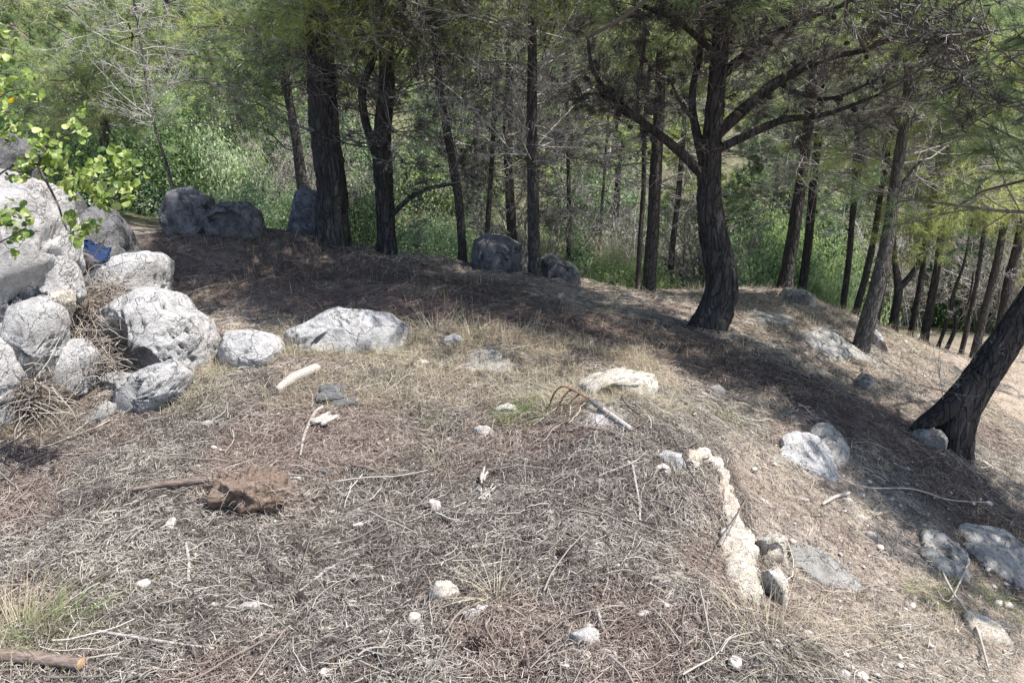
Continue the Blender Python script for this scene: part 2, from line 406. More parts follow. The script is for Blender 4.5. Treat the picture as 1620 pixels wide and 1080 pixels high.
# ------------------------------------------------------------------ rocks
_ico = {}
STONES = []
def ico(n):
    if n not in _ico:
        bm = bmesh.new(); bmesh.ops.create_icosphere(bm, subdivisions=n, radius=1)
        _ico[n] = (np.array([v.co[:] for v in bm.verts]), np.array([[l.index for l in f.verts] for f in bm.faces])); bm.free()
    return _ico[n]
def worley(p, seed=0):
    p = np.asarray(p, float); i0 = np.floor(p).astype(np.int64); f1 = np.full(p.shape[:-1], 9.0); f2 = f1.copy()
    for dx in (-1, 0, 1):
        for dy in (-1, 0, 1):
            for dz in (-1, 0, 1):
                c = i0 + np.array([dx, dy, dz])
                q = c + np.stack([_h(c[..., 0], c[..., 1], c[..., 2], seed + k) for k in (1, 2, 3)], -1)
                d = np.linalg.norm(p - q, axis=-1)
                f2 = np.where(d < f1, f1, np.minimum(f2, d)); f1 = np.minimum(f1, d)
    return f2 - f1
def rock_shape(seed, n=5, cuts=24, cmin=0.52):
    V, F = ico(n); V = V.copy(); r = np.random.RandomState(seed)
    for k in range(cuts):
        nr = r.normal(size=3); nr /= np.linalg.norm(nr); d = r.uniform(cmin, 0.86)
        V -= nr * np.maximum(0, V @ nr - d)[:, None] * .95
    V /= np.sqrt(np.percentile((V ** 2).sum(1), 72))
    return V, F
def rock(outline, mat='lime', thick=0.35, seed=1, n=5, amp=0.06, y=None, name='boulder', label='', group=None, cat='rock', fr=5.0, bury=0.0, sink=.4):
    o = np.array(outline, float)
    n = max(n, 5) if n > 4 else n
    hh_ = np.ptp(o[:, 1]); lowm = o[:, 1] > o[:, 1].min() + hh_ * .62
    ub, vb = o[:, 0].mean(), o[:, 1].max()
    if y is None:
        y = hit(ub, vb - 4)[1] + thick * 0.8
    o[lowm, 1] += hh_ * sink
    pts = np.array([P(u, v, y) for u, v in o])
    c = (pts.min(0) + pts.max(0)) / 2; c = 0.5 * c + 0.5 * pts.mean(0)
    STONES.append((c[0], y, np.ptp(pts[:, 0]) * .46, max(thick * .8, .01)))
    rel = pts - c; th = np.arctan2(rel[:, 2], rel[:, 0]); R = np.hypot(rel[:, 0], rel[:, 2])
    V, F = rock_shape(seed, n)
    t = np.arctan2(V[:, 2], V[:, 0])
    # exact polygon radius by ray casting around the outline
    od = np.argsort(th); th = th[od]; rr = rel[od][:, [0, 2]]
    th2 = np.concatenate([th, [th[0] + 2 * np.pi]]); rr2 = np.concatenate([rr, rr[:1]])
    tt = (t - th[0]) % (2 * np.pi) + th[0]
    k = np.clip(np.searchsorted(th2, tt, side='right') - 1, 0, len(th) - 1)
    a = rr2[k]; b = rr2[k + 1]; d = np.stack([np.cos(t), np.sin(t)], -1)
    e = b - a
    Rt = (a[:, 0] * e[:, 1] - a[:, 1] * e[:, 0]) / (d[:, 0] * e[:, 1] - d[:, 1] * e[:, 0] + 1e-9)
    Rt = np.clip(Rt, R.min() * 0.6, R.max())
    rho = np.hypot(V[:, 0], V[:, 2])
    q = np.clip(1 - np.abs(V[:, 1]) ** 2.6, 0, 1) ** (1 / 2.6)
    rho = np.where(rho > 1e-6, 0.35 * rho + 0.65 * q, 0)
    slope = ray(c[0] / (y / ray(810, vb)[1]) * FPX / 1 + 810, (o[:, 1].min() + vb) / 2); sl = slope[2] / slope[1]
    W = np.stack([np.cos(t) * Rt * rho, V[:, 1] * thick, np.sin(t) * Rt * rho], -1)
    W[:, 2] += W[:, 1] * sl
    s = float(np.sqrt(R.mean() * thick)); nd = norm(W)
    W0 = W + c
    f = fr / max(s * 3, 0.25)
    W += nd * ((fbm(W0 * f * .9, 3, seed) - 0.5) * 2 * amp * s * .7)[:, None]
    wr = W0 + (np.stack([fbm(W0 * f * 1.5, 3, seed + k) for k in (11, 12, 13)], -1) - .5) * s * .9
    cr = worley(wr * f * .75 * np.array([1, 1, 1.6]), seed)
    W -= nd * (np.clip(1 - cr / .045, 0, 1) * amp * s * 2.8)[:, None]
    blk = vnoise(np.floor(wr * f * 1.3), seed + 5)
    rg = ridged(W0 * f * 2.6 + 5, 4, seed + 7)
    W -= nd * (np.clip(rg - 0.8, 0, 1) * amp * s * 5.0)[:, None]
    W += nd * ((ridged(W0 * f * 6, 4, seed + 3) - 0.55) * amp * s * .8)[:, None]
    W += nd * ((fbm(W0 * f * 16, 3, seed + 3) - 0.5) * amp * s * .9)[:, None]
    W[:, 2] -= bury
    ob = single(name, W + c, F, M[mat], label, cat, group)
    return ob

def slab(outline, mat, h, seed, label, n=6, amp=1.0, cat='rock', name='sunken_rock', tilt=(0, 0)):
    """rock that follows the slope, mostly sunk in it: outline on the ground, low worn top"""
    g = np.array([hit(u, v) for u, v in outline]); c = g.mean(0); rel = g[:, :2] - c[:2]
    th = np.arctan2(rel[:, 1], rel[:, 0]); od = np.argsort(th); th = th[od]; R = np.hypot(*rel.T)[od]
    V, F = rock_shape(seed, n, 14, .8); t = np.arctan2(V[:, 1], V[:, 0])
    Rt = np.interp(t, np.concatenate([th - 2 * np.pi, th, th + 2 * np.pi]), np.tile(R, 3)); rho = np.hypot(V[:, 0], V[:, 1])
    rho = np.where(rho > .01, .3 * rho + .7 * np.clip(1 - np.abs(V[:, 2]) ** 3, 0, 1) ** (1 / 3), 0)
    x = c[0] + np.cos(t) * Rt * rho; y = c[1] + np.sin(t) * Rt * rho
    W = np.stack([x, y, H(x, y) + V[:, 2] * h + (x - c[0]) * tilt[0] + (y - c[1]) * tilt[1]], -1)
    q = W.copy(); a = math.radians(30); q[:, 0] = W[:, 0] * math.cos(a) - W[:, 1] * math.sin(a); q[:, 1] = W[:, 0] * math.sin(a) + W[:, 1] * math.cos(a)
    d = -np.clip(1 - worley(q * np.array([6, 14, 8]) + fbm(W * 12, 2, seed)[:, None], seed) / .08, 0, 1) * .014 + (ridged(q * np.array([9, 30, 20]), 4, seed) - .6) * .022 + (fbm(W * 50, 3, seed) - .5) * .008
    W[:, 2] += d * amp; W[:, 0] += d * amp * .6
    STONES.append((c[0], c[1], np.ptp(g[:, 0]) * .3, np.ptp(g[:, 1]) * .3))
    return single(name, W, F, M[mat], label, cat)
R_ = rock
R_([(-70, 200), (0, 205), (25, 215), (45, 240), (40, 280), (0, 300), (-70, 300)], 'limeshade', .4, 31, y=4.9, label='blue grey boulder in shade above tall pale outcrop, cut by left edge')
R_([(-120, 275), (0, 262), (60, 280), (92, 292), (104, 350), (112, 410), (95, 440), (62, 470), (40, 500), (20, 540), (-30, 560), (-120, 560)], 'lime', .42, 11, 6, .05, y=3.75, label='tallest pale limestone outcrop at left edge behind bright leaves', name='outcrop')
R_([(78, 400), (100, 385), (118, 420), (128, 442), (112, 452), (92, 462), (74, 456), (70, 440)], 'lime', .14, 12, 5, .07, y=3.75, label='small pitted pale rock under right foot of tall outcrop')
R_([(98, 455), (112, 458), (114, 475), (102, 492), (84, 500), (78, 482), (84, 465)], 'limecream', .1, 13, 5, .08, y=3.6, label='small brownish knobbly stone at edge of dry twig heap')
R_([(30, 480), (60, 470), (88, 488), (92, 520), (78, 560), (50, 578), (28, 560), (20, 520)], 'lime', .2, 14, 5, .05, y=3.45, label='bright blocky rock below tall outcrop, above two lower rocks')
R_([(-60, 540), (0, 530), (25, 545), (40, 590), (30, 620), (0, 645), (-60, 660)], 'lime', .24, 15, 5, .06, y=3.3, label='cracked white rock at left edge, lowest of the pile')
R_([(66, 572), (90, 548), (130, 540), (150, 556), (146, 600), (124, 628), (80, 650), (60, 634), (58, 598)], 'lime', .2, 16, 5, .05, label='blocky white rock with dark underside right of edge rock')
R_([(130, 350), (150, 322), (172, 330), (200, 362), (222, 398), (215, 415), (170, 412), (128, 408), (118, 380)], 'limeshade', .34, 17, 5, .05, y=5.3, label='pointed dark grey boulder behind blue cloth')
R_([(92, 300), (112, 302), (124, 335), (120, 385), (96, 385)], 'limeshade', .3, 47, 5, .05, y=5.7, label='narrow shaded boulder behind right shoulder of tall outcrop')
R_([(140, 440), (170, 410), (215, 395), (250, 390), (272, 404), (270, 425), (264, 445), (262, 470), (215, 480), (160, 475), (138, 462)], 'lime', .26, 18, 5, .05, y=4.9, label='pale flat-topped boulder behind the dry twig heap')
R_([(172, 500), (215, 470), (250, 450), (280, 452), (300, 478), (330, 492), (346, 530), (340, 572), (312, 600), (262, 610), (215, 612), (180, 590), (165, 545)], 'lime', .4, 319, 6, .05, y=4.15, label='largest rounded pale boulder in middle of left rock pile')
R_([(186, 600), (230, 585), (280, 570), (306, 590), (296, 620), (250, 640), (212, 658), (186, 650), (176, 625)], 'lime', .2, 220, 6, .06, y=3.62, label='low grey rock leaning on front of largest boulder')
R_([(160, 596), (185, 586), (222, 590), (232, 604), (200, 616), (165, 614)], 'limegrey', .1, 21, 5, .08, y=3.72, label='thin grey slab at lower left of largest boulder')
R_([(146, 652), (168, 634), (180, 640), (182, 664), (160, 676), (144, 668)], 'limegrey', .09, 22, 5, .06, label='small smooth grey stone, front tip of left rock pile')
R_([(345, 545), (358, 524), (400, 518), (440, 530), (452, 552), (440, 575), (390, 585), (348, 584)], 'lime', .2, 123, 5, .05, label='low pinkish white rock between largest boulder and long flat boulder')
R_([(452, 540), (456, 514), (480, 504), (535, 482), (585, 478), (625, 484), (652, 506), (650, 535), (610, 556), (540, 566), (470, 562)], 'lime', .32, 24, 6, .045, label='long flat-topped pale boulder in centre left at shade edge', bury=.035)
R_([(262, 335), (272, 305), (300, 298), (335, 308), (345, 340), (335, 368), (275, 368)], 'limeshade', .3, 25, 5, .05, y=7.0, label='rough grey boulder, left one of shaded pair below thin white sapling')
R_([(320, 345), (350, 318), (390, 318), (412, 334), (420, 356), (412, 370), (330, 370)], 'limeshade', .3, 26, 5, .05, y=6.9, label='smooth layered boulder, right one of shaded pair below sapling')
R_([(442, 364), (458, 340), (466, 312), (478, 296), (500, 300), (540, 330), (556, 350), (564, 385), (520, 392), (460, 376)], 'limeshade', .3, 27, 5, .05, y=7.35, label='tall grey boulder directly behind the thick left pine')
R_([(744, 405), (750, 380), (772, 368), (800, 370), (824, 386), (836, 402), (836, 428), (800, 434), (755, 428)], 'limeshade', .26, 28, 5, .05, y=6.75, label='dark shaded boulder left of straight middle pine')
R_([(852, 408), (870, 398), (900, 412), (915, 430), (916, 446), (880, 450), (850, 444)], 'limeshade', .22, 29, 5, .06, y=6.75, label='mottled low rock just right of straight middle pine')
R_([(908, 590), (935, 572), (985, 568), (1028, 576), (1036, 595), (1032, 622), (990, 636), (930, 630)], 'limecream', .26, 30, 5, .05, label='flat cream rock half buried in straw behind the fork', bury=.06)
R_([(700, 536), (720, 526), (744, 540), (738, 552), (708, 552)], 'lime', .08, 32, 4, .06, label='small white rock right of long flat boulder')
slab([(735, 572), (755, 556), (790, 562), (812, 580), (800, 594), (745, 590)], 'limegrey', .022, 33, 'flat grey slab sunk in litter at centre')
slab([(905, 645), (935, 630), (960, 645), (985, 675), (972, 688), (935, 682)], 'lime', .012, 34, 'pale flat stone lying under the fork handle', amp=.4)
R_([(1035, 722), (1052, 710), (1078, 716), (1086, 728), (1062, 738), (1040, 736)], 'lime', .07, 35, 4, .07, label='small grey white stone at far end of cream stone edge')
R_([(1190, 850), (1212, 838), (1238, 850), (1242, 880), (1215, 892), (1192, 878)], 'limecream', .09, 54, 5, .08, label='round pinkish stone right of cream stone edge', cat='stone')
R_([(1208, 900), (1228, 892), (1242, 912), (1240, 940), (1222, 966), (1206, 935)], 'limecream', .08, 55, 5, .08, label='angular cream stone standing right of near end of stone edge', cat='stone')
slab([(1236, 712), (1262, 704), (1292, 716), (1318, 745), (1308, 762), (1270, 750), (1240, 732)], 'lime', 0.07, 136, 'sharp pale grey rock with cracks on sunny slope', tilt=(.1, .25))
slab([(1280, 700), (1300, 690), (1330, 712), (1336, 738), (1318, 742)], 'limegrey', 0.08, 37, 'shaded fin of rock behind sharp pale grey rock', tilt=(.1, .3))
R_([(1434, 690), (1448, 676), (1480, 678), (1494, 696), (1490, 714), (1450, 716)], 'limegrey', .14, 38, 5, .05, label='rounded dark rock at foot of leaning tree')
slab([(1245, 868), (1265, 862), (1310, 885), (1362, 922), (1358, 938), (1310, 930), (1262, 902)], 'limegrey', .03, 39, 'smooth grey slab sunk in slope beside cream stone edge')
slab([(1462, 870), (1490, 852), (1516, 868), (1524, 900), (1495, 912), (1468, 895)], 'limegrey', 0.05, 40, 'small smooth shaded slab, left of two at lower right')
slab([(1524, 860), (1560, 838), (1600, 855), (1625, 900), (1610, 930), (1550, 900)], 'limegrey', 0.06, 41, 'larger smooth shaded slab, right of two at lower right')
slab([(1528, 990), (1545, 980), (1575, 998), (1574, 1018), (1545, 1014)], 'limecream', 0.045, 42, 'reddish brown stone near lower right corner')
R_([(1232, 468), (1244, 454), (1268, 455), (1286, 468), (1290, 484), (1240, 484)], 'limegrey', .22, 43, 5, .05, label='grey rock in front of twin dark trunks on crest')
R_([(1366, 560), (1374, 522), (1384, 516), (1396, 545), (1400, 568), (1375, 575)], 'lime', .18, 44, 5, .05, y=6.9, label='upright pale pointed rock behind grey-barked tree')
slab([(1290, 556), (1302, 536), (1322, 526), (1340, 545), (1345, 568), (1310, 570)], 'limegrey', .06, 45, 'low flat grey rock outcrop left of grey-barked tree base')
slab([(1190, 503), (1210, 494), (1240, 496), (1246, 506), (1220, 514), (1196, 512)], 'limegrey', .03, 85, 'low flush grey rock right of main pine base, behind shade band')
R_([(950, 462), (990, 456), (1030, 472), (1042, 492), (1000, 500), (955, 484)], 'limegrey', .22, 46, 5, .06, y=6.5, label='flat rock on crest left of main pine base', bury=.03)
R_([(1350, 600), (1368, 590), (1384, 604), (1380, 620), (1356, 618)], 'limegrey', .1, 48, 4, .06, label='small dark rock in shade band below grey-barked tree')
R_([(1120, 612), (1136, 606), (1148, 618), (1142, 630), (1126, 628)], 'limegrey', .06, 49, 4, .06, label='small grey stone in shadow of main pine', cat='stone')

small = [(800, 650, 21, 'pebble', 'white stone beside the green grass tuft'), (768, 684, 17, 'rose', 'pinkish stone in front of green grass tuft'),
         (706, 938, 27, 'cream', 'brown two-lobed stone, larger part, foreground centre'), (732, 955, 14, 'cream', 'small tan stone touching larger brown stone'),
         (928, 1008, 27, 'pebble', 'pale angular stone at bottom centre right'), (592, 634, 9, 'pebble', 'little white stone right of grey wood chunk'),
         (553, 548, 11, 'pebble', 'small white stone in straw before long flat boulder'), (671, 576, 11, 'pebble', 'small pale stone left of sunken flat centre slab'),
         (1376, 849, 14, 'pebble', 'white stone on slope at shade edge'), (1362, 820, 10, 'pebble', 'smaller white stone above white slope stone'),
         (1068, 912, 16, 'cream', 'tan stone in litter left of stone edge'), (1036, 917, 12, 'cream', 'little ochre stone beside tan stone'),
         (396, 962, 21, 'pebble', 'grey white stone among twigs lower left'), (745, 972, 17, 'pebble', 'flat grey stone below brown two-lobed stone'),
         (612, 1002, 15, 'cream', 'tan stone sunk in litter, bottom centre left'), (724, 1046, 10, 'pebble', 'round pinkish white stone near bottom'),
         (684, 1050, 13, 'rose', 'rough rosy stone near bottom edge'), (655, 770, 7, 'pebble', 'tiny white stone in centre of litter'),
         (499, 760, 8, 'pebble', 'tiny white stone right of earthy root clod'), (471, 760, 14, 'rose', 'pinkish lump behind earthy root clod'),
         (1272, 792, 8, 'pebble', 'small white stone below sharp grey rock'), (1340, 793, 9, 'pebble', 'white pebble by stick below sharp grey rock'),
         (1397, 876, 9, 'pebble', 'small tan stone below white slope stone'), (328, 672, 13, 'pebble', 'flat pale stone in litter right of rock pile'),
         (122, 940, 8, 'pebble', 'bright white chip at lower left'), (12, 990, 8, 'pebble', 'white chip at lower left edge'),
         (318, 897, 7, 'cream', 'yellow pebble beside upright pale stick'), (1046, 745, 17, 'cream', 'tan flat stone in litter mound near hooked stone'),
         (952, 864, 9, 'cream', 'ochre pebble in middle of litter mound'), (1436, 1005, 9, 'pebble', 'pale stone on lower slope'),
         (948, 762, 9, 'pebble', 'pale pebble near top of litter mound'), (1275, 1005, 12, 'pebble', 'long pale stone in straw near stone edge'),
         (1330, 1065, 14, 'pebble', 'pale stone by bottom edge on slope'), (1560, 797, 9, 'pebble', 'grey pebble in shade under leaning tree')]
for k, (u, v, w, mt, l) in enumerate(small):
    r = np.random.RandomState(900 + k)
    an = np.arange(9) * 2 * np.pi / 9; rr = w * r.uniform(.8, 1.12, 9)
    o = np.stack([u + rr * np.cos(an), v + rr * np.sin(an) * r.uniform(.6, .8)], -1)
    s = w * hit(u, v)[1] / FPX
    rock(o, {'pebble': 'pebble', 'cream': 'limecream', 'rose': 'pebble'}[mt], s * .9, 100 + k, 4, .06, name='stone', label=l, group='loose stones in the litter', cat='stone', fr=4)
# small pebbles strewn over the slope
rp = np.random.RandomState(5)
pm = []
for k in range(5):
    V, F = rock_shape(200 + k, 3, 8, .6); V = V * np.array([1, .8, .55]); V += norm(V) * ((fbm(V * 2.5, 3, k) - .5) * .35)[:, None]
    pm.append(mesh_data('pebble', V, F, M['chip']))
cnt = 0
while cnt < 220:
    if cnt < 140: u, v = rp.uniform(1180, 1620), rp.uniform(560, 1080)
    else: u, v = rp.uniform(0, 1180), rp.uniform(620, 1080)
    q = hit(u, v); s = rp.uniform(.006, .014) * (1 + .9 * (rp.rand() < .2))
    o = link('pebble', pm[rp.randint(5)]); o.location = (q[0], q[1], q[2] + s * .3 + (.012 if cnt >= 140 else .006)); o.scale = (s, s, s); o.rotation_euler = (rp.uniform(-.4, .4), rp.uniform(-.4, .4), rp.uniform(0, 6))
    if cnt < 140: tag(o, 'tiny pale pebble strewn on the reddish slope right of the stone edge', 'pebble', 'pebbles on the right slope')
    else: tag(o, 'tiny pale pebble scattered in the twig litter left of the stone edge', 'pebble', 'pebbles in the litter')
    cnt += 1

# ------------------------------------------------------------------ plants: generators (the stone edge follows them)
def grow(P0, D, L, npts, rs, curl=0.25, lift=0.0):
    n = len(P0); pts = np.empty((n, npts, 3)); pts[:, 0] = P0; d = norm(D); st = (L / (npts - 1))[:, None]
    for k in range(1, npts):
        d = norm(d + rs.normal(size=(n, 3)) * curl + np.array([0, 0, lift]))
        pts[:, k] = pts[:, k - 1] + d * st
    return pts
def sprout(pl, R, L, k, rs, fmin=0.25, fmax=1.0, amin=0.4, amax=1.0, lf=(0.25, 0.5), flat=0.5, taper=0.5):
    n, m, _ = pl.shape
    f = rs.uniform(fmin, fmax, (n, k)) * (m - 1); i = np.minimum(f.astype(int), m - 2); fr = (f - i)[..., None]
    ar = np.arange(n)[:, None]
    p = pl[ar, i] * (1 - fr) + pl[ar, i + 1] * fr; t = norm(pl[ar, i + 1] - pl[ar, i])
    s = rs.normal(size=(n, k, 3)); s[..., 2] *= flat; s = norm(s - (s * t).sum(-1, keepdims=True) * t)
    a = rs.uniform(amin, amax, (n, k))[..., None]
    d = t * np.cos(a) + s * np.sin(a)
    l = L[:, None] * rs.uniform(lf[0], lf[1], (n, k)) * (1 - taper * f / (m - 1))
    return p.reshape(-1, 3), d.reshape(-1, 3), l.ravel()
def needles(P0, D, per, rs, ln=(0.06, 0.1), w=0.004, spread=0.7, tbase=0.5, tvar=0.3, droop=0.0):
    n = len(P0); P0 = np.repeat(P0, per, 0); D = np.repeat(D, per, 0); tb = np.repeat(tbase + rs.normal(size=n) * tvar * .6, per)
    s = rs.normal(size=P0.shape); s = norm(s - (s * D).sum(-1, keepdims=True) * D)
    a = rs.uniform(0.1, spread, len(P0))[:, None]
    d = D * np.cos(a) + s * np.sin(a); d[:, 2] -= droop; d = norm(d)
    P0 = P0 - D * rs.uniform(0, 0.07, len(P0))[:, None]
    l = rs.uniform(ln[0], ln[1], len(P0))[:, None]; c = norm(np.cross(d, rs.normal(size=d.shape))) * w * .5
    V = np.stack([P0 - c, P0 + c, P0 + d * l + c * .3], 1).reshape(-1, 3)
    F = np.arange(len(V)).reshape(-1, 3)
    t = np.clip(np.repeat(tb + rs.normal(size=len(tb)) * tvar * .3, 3), 0, 1)
    return V, F, t
def leaves(P0, rs, size, N=None, tint=0.5, tvar=0.25):
    n = len(P0); a = norm(rs.normal(size=(n, 3)) + (0 if N is None else N * 1.5))
    u = norm(np.cross(a, rs.normal(size=(n, 3)))); v = np.cross(a, u)
    s = size * rs.uniform(.6, 1.3, n)[:, None]
    V = np.stack([P0 - u * s, P0 + v * s * .55 + a * s * .2, P0 + u * s, P0 - v * s * .55 + a * s * .2], 1).reshape(-1, 3)
    F = np.arange(4 * n).reshape(n, 4)
    F = np.concatenate([F[:, [0, 1, 2]], F[:, [0, 2, 3]]])
    t = np.clip(np.repeat(tint + rs.normal(size=n) * tvar, 4), 0, 1)
    return V, F, t
def smooth_path(pts, n):
    pts = np.asarray(pts, float); m = len(pts)
    d = np.concatenate([[0], np.cumsum(np.linalg.norm(np.diff(pts, axis=0), axis=1))])
    e = np.concatenate([[2 * pts[0] - pts[1]], pts, [2 * pts[-1] - pts[-2]]])
    s = np.linspace(0, d[-1], n); i = np.clip(np.searchsorted(d, s, side='right') - 1, 0, m - 2)
    t = ((s - d[i]) / (d[i + 1] - d[i] + 1e-9))[:, None]
    p0, p1, p2, p3 = e[i], e[i + 1], e[i + 2], e[i + 3]
    return .5 * (2 * p1 + (p2 - p0) * t + (2 * p0 - 5 * p1 + 4 * p2 - p3) * t ** 2 + (3 * p1 - p0 - 3 * p2 + p3) * t ** 3), s / d[-1]
def trunk_mesh(path, rad, seed, sides=14, step=0.07, bark=0.06, flare=0.5, lobes=4, z0=None, knots=0):
    L = np.linalg.norm(np.diff(path, axis=0), axis=1).sum(); n = max(int(L / step), 8)
    p, s = smooth_path(path, n)
    dd = np.concatenate([[0], np.cumsum(np.linalg.norm(np.diff(path, axis=0), axis=1))]); dd /= dd[-1]
    r = np.interp(s, dd, rad)
    V, F = tubes(p[None], r[None], sides)
    V = V.reshape(n, sides, 3); c = p[:, None]; rel = V - c
    ang = np.arange(sides) * 2 * np.pi / sides
    h = (s * L)[:, None]
    z0h = 0.2
    fl = np.exp(-np.clip(h - z0h, 0, 9) / (3.0 * r[0] * .5)) * flare * (0.55 + 0.45 * np.sin(ang * lobes + seed) ** 2 + .25 * np.sin(ang * 2 + seed * 2))[None]
    q = np.stack([np.cos(ang)[None] * 2.2 * np.ones_like(h), np.sin(ang)[None] * 2.2 * np.ones_like(h), h / (r[:, None] + .02) * .3 * np.ones((1, sides))], -1)
    b = -np.clip(ridged(q * 2.6, 3, seed) - .62, 0, 1) * bark * 2.6 + bark * .25 + (fbm(q * 6, 2, seed + 9) - .5) * bark * .5 + (fbm(q * .7, 2, seed + 2) - .5) * .28
    V = c + rel * (1 + fl + b)[..., None]
    V[:, :, 2] = np.where(h < z0h + .3, V[:, :, 2], V[:, :, 2])
    return V.reshape(-1, 3), F, p, r

def twig_mesh(acc_pl, R, sides, acc, rs, lo=0.2, hi=1.0, hue=0.2, dark=0.0):
    V, F = tubes(acc_pl, R, sides)
    n, m = R.shape
    t = np.clip(np.repeat(rs.uniform(lo, hi, n), m * sides) - dark, 0, 1); acc.add(V, F, tint=t, hue=np.repeat(rs.uniform(0, hue, n), m * sides))

def stone_ridge():
    px = [(1092, 738), (1104, 728), (1122, 730), (1138, 752), (1146, 790), (1156, 826), (1162, 862), (1168, 900), (1172, 930), (1182, 960)]
    wd = [22, 36, 34, 32, 48, 72, 58, 68, 54, 44]
    pts = np.array([hit(u, v) for u, v in px]); pts[:, 2] -= .012; r = np.array(wd) / 2 * pts[:, 1] / FPX
    n = 260; p, s = smooth_path(pts, n); rr = np.interp(s, np.linspace(0, 1, len(r)), r) * (.72 + .5 * vnoise(np.stack([s * 40, s * 0, s * 0], -1), 3)) * np.clip(np.minimum(s, 1 - s) / .035, .005, 1) ** .5; sides = 40
    p[:, 2] += .022
    STONES.extend([(q[0], q[1], .018, .018) for q in p[::12]])
    V, F = tubes(p[None], rr[None], sides); c = np.repeat(p, sides, 0); rel = V - c; nd = norm(rel)
    d = (vnoise(V * 16, 3) - .5) * .045 + (ridged(V * 40, 3, 5) - .6) * .012 - np.clip(1 - worley(V * 16, 4) / .14, 0, 1) * .014 + (_h(*(np.floor(V * 26 + fbm(V * 9, 2, 1)[:, None] * 2).astype(int).T), 9) - .5) * .012 + (fbm(V * 110, 2, 6) - .5) * .006
    V = V + nd * d[:, None]; V[:, 2] = c[:, 2] + (V[:, 2] - c[:, 2]) * .75
    single('edge_stone', V, F, M['limecream'], 'long knobbly cream stone ridge edging the litter mound, hooked at far end', 'stone')
stone_ridge()
TREES = []
